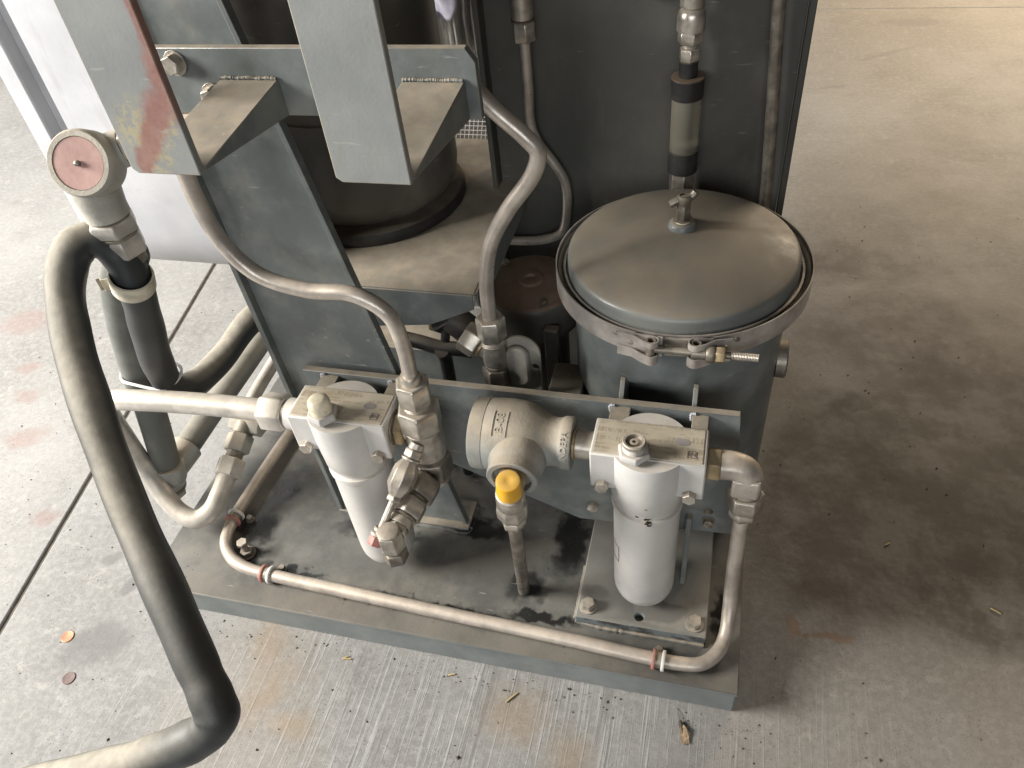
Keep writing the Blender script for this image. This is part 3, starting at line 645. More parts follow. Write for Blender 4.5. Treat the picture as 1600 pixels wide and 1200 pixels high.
dl = thing('drain_line', 'long steel tube running along the skid front from corner to right filter', 'tube', (-.4, .03, .056))
P = [(-.0215, .1165, .280), (-.0205, .1165, .20), (-.0190, .110, .13), (-.0180, .092, .092), (-.0200, .066, .0705), (-.0300, .042, .0665), (-.0480, .0255, .0655), (-.076, .0205, .0655), (-.101, .0205, .0655), (-.213, .026, .0655), (-.397, .0325, .0655), (-.599, .040, .0655), (-.675, .0435, .0655), (-.725, .048, .0655), (-.760, .061, .0655), (-.783, .085, .0655), (-.792, .118, .0655), (-.793, .150, .0655), (-.791, .21, .0655), (-.787, .28, .0655), (-.781, .345, .066), (-.776, .42, .068), (-.77, .52, .07)]
link('pipe', MB().tube(smooth_path(P, 6), .0094, 16), 'tube', dl)
def clip(p, d, bolt_p):
    c = thing('tube_clip', clip.labels.pop(0), 'clip', (p[0], p[1], .053), 'nylon clips on the drain line')
    d = Vector(d).normalized(); p = Vector(p)
    for k, mt in ((-.0062, 'red_ring'), (.0062, 'white_ring')):
        link('nylon_ring', MB().lathe(p+d*(k-.0022), d, [(.0099, 0), (.0132, 0), (.0138, .001), (.0138, .0034), (.0132, .0044), (.0099, .0044), (.0099, 0)], 28, cap=False), mt, c)
    link('clamp_strip', MB().lathe(p-d*.0040, d, [(.0099, 0), (.0112, 0), (.0112, .0080), (.0099, .0080), (.0099, 0)], 28, cap=False), 'zinc_dark', c)
    bolt(c, bolt_p, (0, 0, 1), .0055, .009, 'zinc_dark')
clip.labels = ['white and red ringed clip nearest the right skid corner', 'white and red ringed clip on the front run near the left bend', 'red and white ringed clip on the tube above the tall bolt']
clip((-.102, .0205, .0655), (1, -.04, 0), (-.103, .0385, .053))
clip((-.689, .0445, .0655), (1, -.05, 0), (-.676, .062, .053))
clip((-.7925, .132, .0655), (.03, 1, 0), (-.772, .140, .053))

tb = thing('levelling_bolt', 'tall dark bolt with lock nut standing on the oily deck corner', 'bolt', (-.745, .0795, .053))
run(tb, (-.745, .0795, .053), (0, 0, 1), [('washer', 'cyl', .0130, .003, 'zinc_dark'), ('lock_nut', 'hex', .0105, .008, 'zinc_dark', .2), ('shank', 'thread', .0050, .014, 'zinc_dark'), ('head', 'hex', .0088, .0075, 'zinc', .5)])

# ================================================================== separator tank
TX, TY = -.125, .363
tk = thing('separator_tank', 'round grey separator tank with domed lid and steel band clamp', 'tank', (TX, TY, .053))
link('shell', MB().lathe((TX, TY, 0), (0, 0, 1), [(.120, .053), (.1365, .058), (.1370, .07), (.1370, .428), (.1375, .434), (.1460, .438), (.1545, .440), (.1550, .452), (.1500, .4525), (.1475, .4515), (.1440, .4515)], 96, cap=False), 'paint', tk)
lid = link('lid', MB().lathe((TX, TY, 0), (0, 0, 1), [(.1470, .4528), (.1470, .4545), (.1440, .4555), (.1440, .4725), (.1435, .4756), (.1415, .4783), (.1385, .4802), (.130, .4838), (.112, .4895), (.090, .4950), (.065, .5000), (.035, .5040), (0, .5055)], 96, cap=False), 'lid', tk)
link('gasket', MB().lathe((TX, TY, 0), (0, 0, 1), [(.1472, .4560), (.1500, .4560), (.1500, .4600), (.1472, .4600), (.1472, .4560)], 96, cap=False), 'band', lid)
# drain cock on the lid
ck = MB().lathe((TX-.002, TY+.008, .5045), (0, 0, 1), [(.0175, 0), (.0170, .004), (.0145, .0075), (.0120, .0085)], 28)
c0 = link('boss', ck, 'paint', lid)
q = run(lid, (TX-.002, TY+.008, .512), (0, 0, 1), [('ring', 'ring', .0102, .003, 'ivory'), ('cock_body', 'oct', .0125, .001, 'zinc_dark'), ('cock_stem', 'hex', .0092, .020, 'zinc_dark', .2)])
link('cock_handle', MB().tube(smooth_path([q+Vector((-.016, -.006, .002)), q+Vector((-.008, -.003, .006)), q+Vector((0, 0, .007)), q+Vector((.009, .004, .009)), q+Vector((.013, .006, .014))], 5), .005, 10).lathe(q, (0, 0, 1), [(.0085, 0), (.0088, .010), (.0060, .012), (.0050, .006), (0, .006)], 20), 'zinc_dark', lid)
# band clamp
gap0, gap1 = math.radians(-92.5), math.radians(-80.0)
cb = link('band_clamp', MB().strip(arc((TX, TY), .1590, gap1, gap0+2*PI, 110), .436, .4655, .0016), 'band', tk)
link('retainer', MB().strip(arc((TX, TY), .1560, math.radians(-91.5), math.radians(-81.5), 8), .436, .463, .0014), 'band', cb)
link('retainer_ring', MB().lathe((TX, TY, 0), (0, 0, 1), [(.1512, .4535), (.1572, .4535), (.1572, .4610), (.1560, .4618), (.1512, .4560)], 96, cap=False), 'zinc_dark', cb)
def loop(ang, sgn, nm):
    c = Vector((TX+.1655*math.cos(ang), TY+.1655*math.sin(ang))); t = Vector((-math.sin(ang), math.cos(ang)))*sgn; n_ = Vector((math.cos(ang), math.sin(ang)))
    for z0, z1 in ((.4575, .4655), (.432, .4445)):
        p = []
        p.append(c+t*.040-n_*.0040); p.append(c+t*.022-n_*.0025); p.append(c+t*.010+n_*.0040)
        for k in range(11):
            a = PI*.5-PI*k/10.; p.append(c+n_*(.0075*math.sin(a))-t*(.0085*math.cos(a)))
        p.append(c+t*.02-n_*.0072)
        link(nm, MB().strip([(q_.x, q_.y) for q_ in p], z0, z1, .0016), 'band', cb)
    link('trunnion', MB().lathe((c.x, c.y, .433), (0, 0, 1), [(.0040, 0), (.0058, 0), (.0058, .031), (.0040, .031), (.0036, .02), (0, .02)], 18), 'zinc_dark', cb)
    return c, t
cA, tA = loop(math.radians(-96.8), -1, 'strap_loop'); cB, tB = loop(math.radians(-79.3), 1, 'strap_loop')
bz = .451; tp = Vector((cA.x, cA.y, bz)); bd2 = (Vector((cB.x, cB.y, bz))-tp).normalized(); bd2.z = .0
bd2 = (Vector((1, .0, .0)))
run(cb, tp, bd2, [('t_bolt', 'cyl', .0042, .046, 'zinc_dark'), ('bolt_sleeve', 'cyl', .0072, .016, 'zinc_dark'), ('sleeve_collar', 'ring', .0105, .010, 'zinc_dark'), ('clamp_nut', 'hex', .0098, .011, 'brass', .2), ('shank', 'cyl', .0040, .006, 'zinc_dark'), ('threaded_end', 'thread', .0048, .030, 'zinc')])
for a in (-106, -113, -113, -71, -66, -62, -62):
    a_ = math.radians(a); r_ = .1599; nn = Vector((math.cos(a_), math.sin(a_), 0))
    zz = .449 if a in (-106, -71, -66) else (.442 if random.random() < .5 else .456)
    link('rivet', MB().lathe(Vector((TX, TY, zz))+nn*r_, nn, [(.0032, 0), (.0030, .0007), (.0018, .0012), (0, .0014)], 14), 'zinc', cb)
for x in (-.176, -.0895):
    link('mounting_tab', MB().prism([(.180, .30), (.2385, .30), (.2385, .355), (.206, .395), (.199, .395), (.180, .375)], x-.003, x+.003, 'yz'), 'paint', tk, bev=.0008)
link('side_port', MB().lathe((.010, TY-.005, .312), (1, 0, .0), [(.026, 0), (.026, .012), (.024, .014), (.016, .014), (.015, .006), (0, .006)], 32), 'zinc_dark', tk)

# ================================================================== rear panel and what hangs on it
rp = thing('enclosure_wall', 'dark grey sheet metal enclosure wall behind the separator tank', 'enclosure', (-.2, .58, .053))
link('sheet', MB().box(-.415, -.006, .566, .574, .053, 1.10), 'dark', rp, bev=.001)
link('right_return', MB().box(-.005, .004, .560, .640, .053, 1.10), 'dark', rp, bev=.0015)
link('left_return', MB().box(-.424, -.416, .545, .640, .053, 1.10), 'dark', rp, bev=.0015)

t3 = thing('rear_thin_tube', 'thin bent tube with a hex union hanging on the dark panel', 'tube', (-.36, .55, .33))
P = [(-.3575, .550, .672), (-.3575, .550, .60), (-.3575, .550, .540), (-.350, .550, .518), (-.325, .550, .480), (-.313, .550, .455), (-.312, .550, .400), (-.322, .550, .365), (-.350, .550, .350), (-.42, .550, .343)]
link('pipe', MB().tube(smooth_path(P, 7), .0075, 14), 'tube', t3)
run(t3, (-.3575, .550, .662), (0, 0, 1), [('union_nut', 'hex', .0160, .026, 'zinc', .4), ('clip_ring', 'ring', .0155, .003, 'copper_old'), ('sleeve', 'cyl', .0145, .10, 'zinc')])

sg = thing('sight_glass', 'clouded sight glass tube with black end caps behind the lid', 'sight glass', (-.141, .535, .45))
run(sg, (-.1410, .535, .440), (0, 0, 1), [('lower_nut', 'hex', .0175, .050, 'zinc_dark', .3), ('lower_cap', 'cyl', .0205, .032, 'black')])
link('glass_tube', MB().lathe((-.141, .535, .522), (0, 0, 1), [(.0185, 0), (.0190, .002), (.0190, .072), (.0185, .074)], 32), 'glass', sg)
link('inner_float', MB().cyl((-.141, .535, .540), (-.141, .535, .59), .008, n=18), 'black', sg)
run(sg, (-.141, .535, .596), (0, 0, 1), [('upper_cap', 'cyl', .0215, .026, 'black'), ('gasket', 'ring', .0212, .0015, 'primer'), ('neck', 'cyl', .0120, .020, 'black'), ('small_hex', 'hex', .0130, .016, 'zinc', .2), ('neck_thread', 'thread', .0095, .006, 'zinc'), ('large_hex', 'hex', .0165, .016, 'zinc', .35), ('coupling', 'dome', .0175, .028, 'zinc'), ('sleeve', 'cyl', .0150, .09, 'zinc')])

vt = thing('rear_vertical_tube', 'straight upright tube near the right edge of the dark panel', 'tube', (-.03, .548, .06))
link('pipe', MB().tube(smooth_path([(-.022, .549, .06), (-.024, .549, .45), (-.033, .549, .60), (-.041, .549, .72), (-.042, .549, 1.08)], 6), .0082, 14), 'zinc_dark', vt)
kb = thing('panel_knob', 'small brass knob at the top of the dark panel', 'knob', (-.215, .565, .705))
run(kb, (-.200, .566, .722), (0, -1, 0), [('base', 'hex', .012, .008, 'brass', .1), ('knob', 'dome', .010, .014, 'brass')])

# ================================================================== shelf, dark vessel
sh = thing('sheet_shelf', 'dusty sheet metal shelf with bent front lip under the dark vessel', 'shelf', (-.55, .45, .442))
link('tray', MB().box(-.665, -.382, .284, .70, .4385, .4415), 'paint_dusty', sh, bev=.0008)
link('front_lip', MB().prism([(-.64, .4405), (-.3835, .4405), (-.3835, .418), (-.45, .385), (-.64, .360)], .2805, .2835), 'paint', sh, bev=.0008)
link('side_lip', MB().prism([(.289, .4405), (.70, .4405), (.70, .400), (.300, .405), (.289, .424)], -.3815, -.3785, 'yz'), 'paint_dusty', sh, bev=.0008)
link('corner_fold', MB().tube([(-.386, .2835, .4385), (-.3825, .281, .424), (-.3800, .286, .4385)], .0016, 8, closed=True), 'paint_dusty', sh)
cy_ = thing('dark_vessel', 'large dark grey upright vessel standing on the dusty shelf', 'vessel', (-.602, .505, .442))
link('body', MB().lathe((-.602, .505, 0), (0, 0, 1), [(.100, .4635), (.122, .468), (.131, .480), (.1345, .50), (.1345, 1.10)], 72), 'dark_cyl', cy_)
link('base_ring', MB().lathe((-.602, .505, 0), (0, 0, 1), [(.128, .4420), (.140, .4425), (.1405, .452), (.137, .4585), (.128, .461), (.118, .461), (.112, .4660)], 72, cap=False), 'black', cy_)
link('belt', MB().lathe((-.602, .505, 0), (0, 0, 1), [(.1347, .585), (.1375, .586), (.1375, .622), (.1347, .623)], 72, cap=False), 'dark_cyl', cy_)

# ================================================================== tube down to the small can compressor
t2 = thing('elbowed_steel_tube', 'steel tube bent at the panel then dropping beside the shelf corner', 'tube', (-.351, .25, .43))
P = [(-.345, .262, .735), (-.318, .255, .708), (-.2850, .250, .680), (-.2735, .250, .665), (-.2770, .250, .645), (-.314, .250, .590), (-.338, .250, .545), (-.349, .250, .495), (-.3520, .250, .44), (-.3520, .250, .405)]
link('pipe', MB().tube(smooth_path(P, 8), .0093, 18), 'tube', t2)
run(t2, (-.352, .250, .434), (0, 0, -1), [('tube_nut', 'hex', .0195, .034, 'zinc', .3), ('collar', 'thread', .0155, .006, 'zinc'), ('tee_body', 'cyl', .0165, .036, 'zinc'), ('lower_collar', 'ring', .0160, .006, 'zinc'), ('lower_nut', 'hex', .0200, .030, 'zinc_dark', .25), ('hose_tail', 'cyl', .0110, .21, 'black')])
bd3 = Vector((-.75, .15, .42))
run(t2, (-.356, .250, .372), bd3, [('branch_neck', 'cyl', .0120, .014, 'zinc'), ('branch_ring', 'ring', .0150, .006, 'brass'), ('branch_nut', 'hex', .0215, .026, 'zinc', .2)])

cn = thing('can_compressor', 'brown-topped round can compressor between the shelf and the tank', 'compressor', (-.345, .43, .053))
link('can', MB().lathe((-.345, .43, 0), (0, 0, 1), [(.052, .06), (.052, .285), (.056, .295), (.0745, .298), (.0765, .302), (.0765, .312), (.0725, .318), (.0725, .345), (.0690, .352)], 64, cap=False), 'dark_cyl', cn)
link('top_cover', MB().lathe((-.345, .43, 0), (0, 0, 1), [(.0690, .352), (.0665, .3565), (.058, .358), (.056, .3590), (.020, .3605), (.017, .3640), (.0085, .3645), (.006, .361), (0, .361)], 64, cap=False), 'primer', cn)
for a in (215, 300, 60, 140): bolt(cn, (-.345+.062*math.cos(math.radians(a)), .43+.062*math.sin(math.radians(a)), .357), (0, 0, 1), .005, .006, 'zinc_dark')
link('terminal_box', MB().box(-.312, -.290, .352, .368, .10, .33), 'dark_cyl', cn, bev=.003)

ov = thing('oval_cover_plate', 'pale round-topped cover plate with raised oval behind the bracket plate', 'cover plate', (-.318, .255, .053))
pl = [(-.345, .20), (-.2965, .20), (-.2925, .34)] + [(-.3185+.0265*math.cos(math.radians(a)), .372+.028*math.sin(math.radians(a))) for a in range(0, 181, 12)] + [(-.345, .34)]
op = link('plate', MB().prism(pl, .256, .260), 'pale_plate', ov, bev=.0008)
cut(op, MB().cyl((-.3000, .24, .349), (-.3000, .28, .349), .0048, n=16))
e1 = []
for a in range(0, 181, 15): e1.append((-.3215+.0155*math.cos(math.radians(a)), .372+.0155*math.sin(math.radians(a))))
for a in range(180, 361, 15): e1.append((-.3215+.0155*math.cos(math.radians(a)), .335+.0155*math.sin(math.radians(a))))
link('raised_oval', MB().prism(e1, .246, .2560), 'pale_plate', ov, bev=.004, seg=4)

hv = thing('cross_handle_valve', 'black cross-handled valve in the gloom under the shelf lip', 'valve', (-.44, .30, .053))
link('cross_handle', MB().tube(smooth_path([(-.495, .285, .352), (-.47, .282, .350), (-.44, .28, .345), (-.415, .282, .344), (-.397, .285, .340)], 5), .0105, 12).tube(smooth_path([(-.437, .270, .348), (-.440, .285, .325), (-.442, .29, .29), (-.443, .29, .25)], 5), .0098, 12).tube([(-.437, .285, .345), (-.430, .29, .385)], .0065, 10), 'black', hv)
link('stem', MB().cyl((-.443, .292, .06), (-.443, .292, .26), .009, n=16), 'black', hv)
run(hv, (-.452, .297, .365), (.1, .2, 1), [('brass_stem', 'cyl', .009, .04, 'brass')])
link('body', MB().tube(smooth_path([(-.425, .30, .385), (-.405, .295, .372), (-.388, .29, .362), (-.372, .285, .368)], 5), .021, 16).hexa((-.448, .30, .372), (-.420, .30, .394), .019), 'black', hv)

ra = thing('cross_rail', 'pale angle rail lying low behind the bracket plate under the shelf', 'rail', (-.48, .33, .20))
link('rail_face', MB().box(-.60, -.33, .335, .343, .195, .285), 'paint', ra, bev=.001)
link('rail_top', MB().box(-.60, -.33, .343, .40, .277, .285), 'paint_dusty', ra, bev=.001)
link('rail_leg', MB().box(-.60, -.585, .345, .395, .053, .277), 'paint', ra); link('rail_leg', MB().box(-.38, -.365, .345, .352, .053, .277), 'paint', ra)
link('foot_block', MB().box(-.290, -.243, .270, .330, .235, .292), 'paint', tk, bev=.002)

# ================================================================== pale cabinet at left
cbn = thing('pale_cabinet', 'pale grey sheet metal cabinet at upper left with a vertical channel', 'cabinet', (-.85, .34, .455))
pf_ = [(.300, 1.15), (.300, .495)] + [(.390-.090*math.cos(math.radians(a)), .495-.095*math.sin(math.radians(a))) for a in range(10, 91, 8)] + [(.50, .400), (.50, .407), (.392, .407)] + [(.390-.084*math.cos(math.radians(a)), .495-.089*math.sin(math.radians(a))) for a in range(88, 8, -8)] + [(.306, .495), (.306, 1.15)]
link('rolled_front_sheet', MB().prism(pf_, -.905, -.68, 'yz'), 'white_paint', cbn, bev=.0)
link('channel_web', MB().box(-.935, -.9055, .318, .326, .452, 1.15), 'white_paint', cbn)
link('channel_flange', MB().box(-.965, -.9355, .298, .330, .452, 1.15), 'white_paint', cbn, bev=.003)
link('side_sheet', MB().box(-.9655, -.9600, .3305, .52, .452, 1.15), 'white_paint', cbn)
link('screw', MB().lathe((-.9495, .298, .80), (0, -1, 0), [(.008, 0), (.008, .002), (.005, .004), (0, .004)], 18), 'zinc_dark', cbn)

# ================================================================== valve head with pink disc
vh = thing('relief_valve_head', 'stout dusty valve head with faded pink disc facing up at left', 'valve', (-.721, .118, .58))
hc = Vector((-.708, .122, .7035)); hd = (Vector((.20, -.84, .48))).normalized()
link('head', MB().lathe(hc-hd*.020, hd, [(.018, 0), (.026, .006), (.0315, .014), (.0330, .024), (.0335, .040), (.0330, .046), (.0312, .0485), (.0262, .0485), (.0258, .0465), (0, .0465)], 48), 'cast_pale', vh)
dsc = link('pink_disc', MB().lathe(hc+hd*.0268, hd, [(.0255, 0), (.0255, .0010), (0, .0011)], 40), 'pink_disc', vh)
link('centre_pin', MB().lathe(hc+hd*.0280, hd, [(.0030, 0), (.0030, .003), (.0015, .0042), (0, .0044)], 14), 'zinc_dark', dsc)
link('lower_neck', MB().lathe((-.721, .120, .700), (0, 0, -1), [(.020, 0), (.0245, .012), (.0255, .030), (.0235, .046), (.0235, .056)], 36), 'cast_pale', vh)
run(vh, (-.721, .120, .644), (0, 0, -1), [('collar', 'cyl', .0215, .003, 'zinc_dark'), ('upper_nut', 'hex', .0265, .018, 'tube_pale', .35), ('collar', 'cyl', .0225, .003, 'zinc_dark'), ('lower_nut', 'hex', .0250, .024, 'tube_pale', .35), ('hose_neck', 'cyl', .0185, .012, 'zinc_dark')])
run(vh, hc+Vector((.012, .012, .006)), (.92, .32, .18), [('side_neck', 'cyl', .019, .022, 'casting'), ('side_hex', 'hex', .0215, .030, 'tube_pale', .2), ('side_pipe', 'cyl', .014, .05, 'tube')])

# ================================================================== hoses at left
hA = thing('looping_hose', 'thick black hose looping down across the left front of the picture', 'hose', (-.6, -.1, .26))
P = [(-.74, .50, .27), (-0.7894, 0.3523, 0.3012), (-0.8085, 0.2702, 0.2844), (-0.8132, 0.2000, 0.2961), (-0.8093, 0.1651, 0.3254), (-0.7936, 0.1469, 0.3888), (-0.7538, 0.1251, 0.4840), (-0.7226, 0.1085, 0.5582), (-0.7264, 0.1138, 0.5965), (-0.7398, 0.1065, 0.6199), (-0.7531, 0.0909, 0.6204), (-0.7581, 0.0640, 0.6014), (-.741, .018, .561), (-.695, -.044, .514), (-.635, -.114, .454), (-.569, -.179, .410), (-.520, -.228, .374), (-.501, -.247, .359), (-.495, -.257, .346), (-.505, -.267, .332), (-.530, -.278, .316), (-.574, -.292, .294), (-.639, -.308, .264), (-.75, -.33, .21)]
P = smooth_path(P, 7); link('hose', MB().tube(P, .0205, 28, rs=[.0205+.0006*math.sin(i*.37)+.0004*math.sin(i*.91+1) for i in range(len(P))]), 'hose', hA)
hB = thing('straight_hose', 'grey hose dropping from the valve head to a floor elbow', 'hose', (-.905, .16, .1))
P = [(-.721, .120, .590), (-0.7370, 0.1354, 0.5824), (-0.7810, 0.1493, 0.5387), (-0.8217, 0.1631, 0.4721), (-0.8594, 0.1714, 0.3701), (-0.8788, 0.1657, 0.2554), (-0.8951, 0.1595, 0.1680), (-0.9089, 0.1589, 0.1215)]
link('hose', MB().tube(smooth_path(P, 8), .0215, 24), 'rubber_grey', hB)
el = thing('floor_elbow', 'grey elbow fitting at the foot of the straight hose with pipe going back', 'pipe fitting', (-.905, .16, .05))
run(el, (-.8985, .1600, .152), (-.22, -.10, -1), [('socket', 'cyl', .0275, .034, 'casting'), ('throat', 'cone', (.0275, .0215), .020, 'casting'), ('rim', 'cyl', .0235, .005, 'zinc_dark'), ('plug', 'hex', .0215, .020, 'casting', .2)])
run(el, (-.904, .165, .128), (.14, .92, .10), [('side_socket', 'cyl', .0255, .046, 'casting')])
link('back_pipe', MB().tube(smooth_path([(-.899, .200, .132), (-.888, .30, .145), (-.882, .40, .151), (-.875, .58, .16)], 6), .0205, 20), 'rubber_grey', el)
# cream tape wrap and cable tie
tw = thing('tape_wrap', 'cream tape wrapped round the black hose under the valve head', 'tape', (-0.7230, 0.1085, 0.5627))
tcc = Vector((-0.7230, 0.1085, 0.5627)); td = Vector((0.3791, -0.2027, 0.9029))
for k in range(3):
    link('turn', MB().lathe(tcc+td*(.0078*k-.010), (td+Vector((.05*k-.03, .03, .03*k))).normalized(), [(.0220, -.0005), (.0238, .0002), (.0244, .002), (.0244, .006), (.0238, .0082), (.0220, .0088)], 40, cap=False), 'tape', tw)
link('loose_end', MB().strip([(tcc.x-.022, tcc.y-.010), (tcc.x-.028, tcc.y-.014), (tcc.x-.033, tcc.y-.010), (tcc.x-.036, tcc.y-.013)], tcc.z-.006, tcc.z+.010, .0012), 'tape', tw)
zt1 = thing('cable_tie', 'white cable tie binding the two hoses where they part', 'cable tie', (-0.8332, 0.1630, 0.3530))
zc = Vector((-0.8332, 0.1630, 0.3530)); u_ = Vector((0.9859, -0.1595, 0.0512)); w_ = Vector((0.1494, 0.9756, 0.1609)); P = []
for k in range(48):
    a = 2*PI*k/48; ca, sa = math.cos(a), math.sin(a)
    P.append(zc + u_*(0.0267*(1 if ca > 0 else -1)*min(1, abs(ca)*6) + .0238*ca) + w_*(.0238*sa))
link('strap', MB().tube(P, .0022, 8, closed=True), 'white_ring', zt1)


# ================================================================== pale inlet pipe and its return
ip = thing('inlet_pipe', 'pale pipe with large hex nut entering the left filter from the left', 'pipe', (-.7, .1165, .35))
P = [(-.612, .1165, .3575), (-.66, .1165, .357), (-.74, .1165, .354), (-.83, .1165, .346), (-.872, .118, .338), (-.900, .124, .318), (-.912, .130, .285), (-.918, .135, .235), (-.918, .136, .185), (-.910, .132, .150), (-.890, .118, .118), (-.860, .104, .098), (-.832, .102, .092), (-.815, .118, .098), (-.808, .148, .112), (-.806, .176, .124)]
link('pipe', MB().tube(smooth_path(P, 8), .0150, 20), 'tube_pale', ip)
run(ip, (FL-.0648, .1165, .3575), (-1, 0, 0), [('port_boss', 'cyl', .0210, .016, 'silver'), ('seal', 'cyl', .0195, .004, 'zinc_dark'), ('union_nut', 'hex', .0255, .034, 'tube_pale', .5)])
q = run(ip, (-.8062, .170, .1215), (.02, .88, .35), [('elbow_nut', 'hex', .0225, .030, 'tube_pale', .2), ('thread', 'thread', .0140, .012, 'zinc'), ('back_nut', 'hex', .0215, .030, 'casting', .4), ('tee', 'cyl', .0170, .020, 'zinc_dark')])
run(ip, q+Vector((.03, 0, -.004)), (-1, .05, .1), [('tee_cross', 'hex', .0180, .055, 'casting', .1)])
bt = thing('back_tube', 'short pale tube rising behind the big hex nut beside the mast', 'tube', (-.82, .3, .06))
link('pipe', MB().tube(smooth_path([(-.810, .245, .155), (-.815, .30, .162), (-.818, .40, .165), (-.82, .55, .17)], 5), .0115, 14), 'tube_pale', bt)

# ================================================================== glimpses behind
fm = thing('finned_motor', 'bright finned motor end glimpsed behind the dark vessel', 'motor', (-.52, .80, .5))
for i in range(8):
    x = -.556+i*.0125; t = .010*math.sin(i*1.7)
    pr = [(.742+t, .556), (.80, .556), (.80, .72), (.772+t, .705), (.752+t, .672), (.738+t, .625)]
    link('fin', MB().prism(pr, x, x+.0032, 'yz'), 'alu', fm, bev=.0006)
link('core', MB().cyl((-.505, .835, .55), (-.505, .835, .75), .035, n=28), 'alu', fm); link('skirt', MB().box(-.56, -.455, .738, .752, .545, .5585), 'alu', fm)
link('post', MB().cyl((-.505, .835, 0.0), (-.505, .835, .55), .03, n=20), 'dark_cyl', fm)
pf = thing('plastic_film', 'crumpled lavender plastic film caught above the finned motor', 'plastic film', (-.52, .73, .64))
mb = MB(); N = 7; vs_ = []; fs_ = []
for i in range(N+1):
    for j in range(N+1):
        u, v = i/N, j/N; vs_.append((-.556+.052*u, .725+.012*math.sin(5*u+3*v)+.01*v, 0.612+.028*u+.050*v+.006*math.sin(7*u)))
for i in range(N):
    for j in range(N): a = i*(N+1)+j; fs_.append((a, a+1, a+N+2, a+N+1))
fo = link('film', mb.add(vs_, fs_), 'film', pf); so = fo.modifiers.new('thickness', 'SOLIDIFY'); so.thickness = .0008
link('blue_corner', MB().box(-.566, -.551, .724, .734, .615, .64), 'blue', pf, bev=.002)
mg = thing('wire_mesh_guard', 'round wire mesh guard glimpsed between fork wedge and panel', 'mesh guard', (-.55, .76, .36))
mb = MB(); mc = Vector((-.530, .76, .402)); Rg = .072; nn = Vector((0, -.75, .66)).normalized(); ux = Vector((1, 0, 0)); uy = nn.cross(ux).normalized()
k = -Rg
while k <= Rg:
    h = math.sqrt(max(Rg*Rg-k*k, 0))
    if h > .01:
        mb.tube([mc+ux*k-uy*h, mc+ux*k+uy*h], .0007, 5); mb.tube([mc+uy*k-ux*h+nn*.0012, mc+uy*k+ux*h+nn*.0012], .0007, 5)
    k += .0078
link('wires', mb, 'alu', mg)
link('rim', MB().tube([mc+ux*Rg*math.cos(a*PI/20)+uy*Rg*math.sin(a*PI/20) for a in range(40)], .003, 8, closed=True), 'alu', mg)
link('housing', MB().lathe(mc-nn*.05, nn, [(.06, 0), (.09, .01), (.095, .04), (.078, .046), (.074, .02), (0, .018)], 36), 'dark_cyl', mg)
link('stand', MB().box(-.60, -.50, .79, .86, 0, .33), 'dark_cyl', mg)
link('flap', MB().box(-.562, -.513, .700, .716, .383, .387), 'alu', mg)

# ================================================================== small things on the floor
def coin(p, mt, lab):
    c = thing('coin', lab, 'coin', p, None)
    link('disc', MB().lathe(p, (0, 0, 1), [(.0090, 0), (.0096, .0003), (.0096, .0013), (.0090, .0016), (.0084, .0014), (0, .0014)], 32), mt, c)
coin((-.993, -.083, 0), 'copper', 'shiny copper coin on the floor left of the hose')
coin((-.947, -.142, 0), 'copper_old', 'dull brown coin on the floor near the oil patch')
mo = thing('dead_moth', 'dead brown moth on the floor below the skid front corner', 'moth', (-.061, -.040, 0))
def wing(a, s_, z):
    mb = MB(); c, s = math.cos(a), math.sin(a); pts = [(0, 0), (.004, .006), (.0055, .014), (.003, .024), (-.0005, .027), (-.003, .020), (-.003, .008)]
    vs_ = [(-.064+c*x*s_-s*-y, -.030+s*x*s_+c*-y, z+.0025*math.sin(y*200)*(.5 if x > 0 else 1)) for x, y in pts]
    mb.add(vs_+[(v[0], v[1], v[2]+.0004) for v in vs_], [list(range(7))[::-1], list(range(7, 14))]+[(i, (i+1) % 7, 7+(i+1) % 7, 7+i) for i in range(7)]); link('wing', mb, 'moth', mo)
wing(.15, 1, .0034); wing(.42, -1, .0042); wing(.30, 1.3, .0028)
link('body', MB().lathe((-.067, -.026, .0040), (.28, -1, 0), [(0, 0), (.0022, .002), (.0028, .006), (.0024, .012), (.0010, .018), (0, .019)], 12), 'bark', mo)
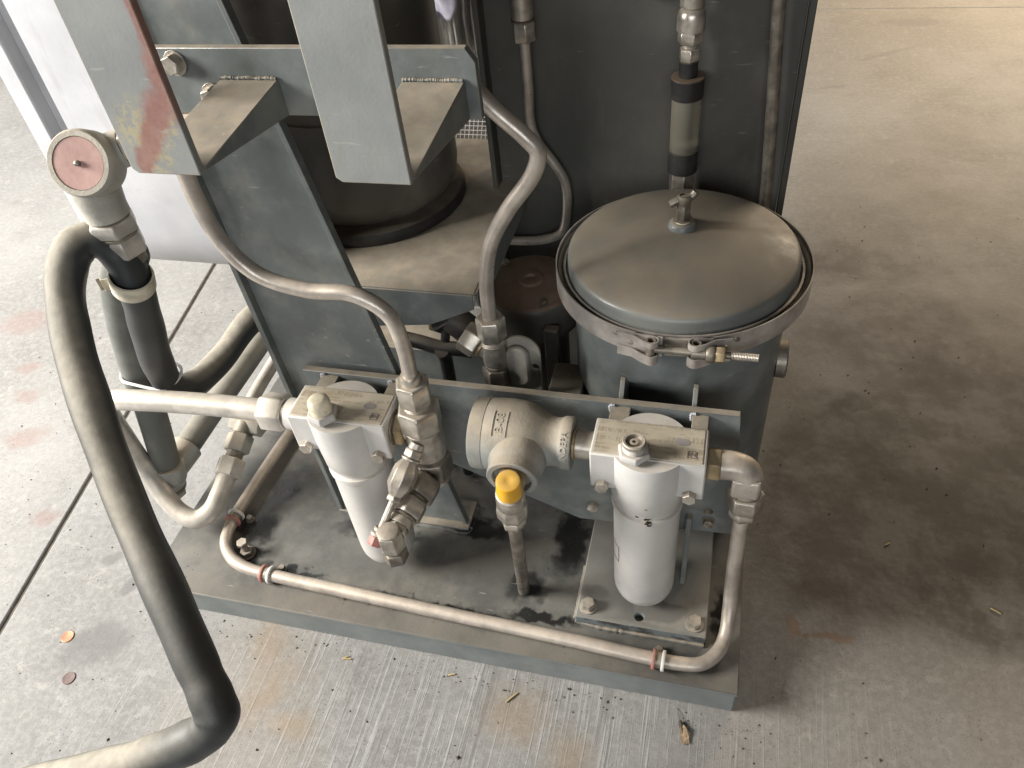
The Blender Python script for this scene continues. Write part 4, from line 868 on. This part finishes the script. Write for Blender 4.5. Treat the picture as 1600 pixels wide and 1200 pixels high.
link('antenna', MB().tube([(-.067, -.026, .004), (-.069, -.018, .003), (-.0715, -.010, .0006)], .0003, 5), 'bark', mo)
st = [((-.293, -.040), .9, .020, 'straw', 'thick straw lying on the broomed concrete below the drain pipe'), ((-.544, -.032), .15, .014, 'straw', 'short forked straw bit in front of the left filter'), ((-.385, -.025), .4, .010, 'straw', 'thin pale straw bit close to the skid front edge'), ((.215, .306), .6, .008, 'straw', 'yellow straw crumb in the floor shadow right of the skid'), ((.349, .216), -.5, .014, 'straw', 'pale straw sliver far right in the floor shadow')]
for (x, y), a, L_, mt, lab in st:
    s_ = thing('straw_bit', lab, 'straw', (x, y, 0), 'straw bits on the floor')
    d = Vector((math.cos(a), math.sin(a), 0))*L_*.5; c = Vector((x, y, .0013))
    link('stalk', MB().tube([c-d, c+Vector((0, 0, .0006)), c+d], .0012, 6), mt, s_)
    if 'forked' in lab: link('stalk', MB().tube([c-d, c+Vector((d.y, .004, .0006))], .001, 6), mt, s_)
# crumbs of dirt too many to count
mb = MB()
for k in range(760):
    if k >= 620: x, y = random.uniform(-.86, .05), random.uniform(-.035, -.004)
    elif k >= 420: x, y = random.uniform(.02, .8), random.uniform(-.2, 1.3)
    elif k < 260: x, y = random.uniform(-1.5, -.75), random.uniform(-.30, .75)
    else: x, y = random.uniform(-.7, .75), random.uniform(-.30, -.02)
    if -.89 < x < .01 and y > -.01: continue
    r = random.uniform(.0005, .0022)*(1 if random.random() > .07 else 1.8); vs_ = []
    for i in range(6):
        d = [(1,0,0),(-1,0,0),(0,1,0),(0,-1,0),(0,0,1),(0,0,-1)][i]; q_ = r*random.uniform(.5, 1.2); vs_.append((x+d[0]*q_, y+d[1]*q_*.8, .0005+max(0, d[2])*q_*.8))
    mb.add(vs_, [(0,2,4),(2,1,4),(1,3,4),(3,0,4),(2,0,5),(1,2,5),(3,1,5),(0,3,5)])
gr = link('floor_crumbs', mb, 'bark', origin=(0, 0, 0)); gr['kind'] = 'stuff'; tag(gr, 'tiny dark crumbs of dirt scattered on the concrete', 'dirt')

for o in bpy.data.objects:
    if '_o' in o: del o['_o']
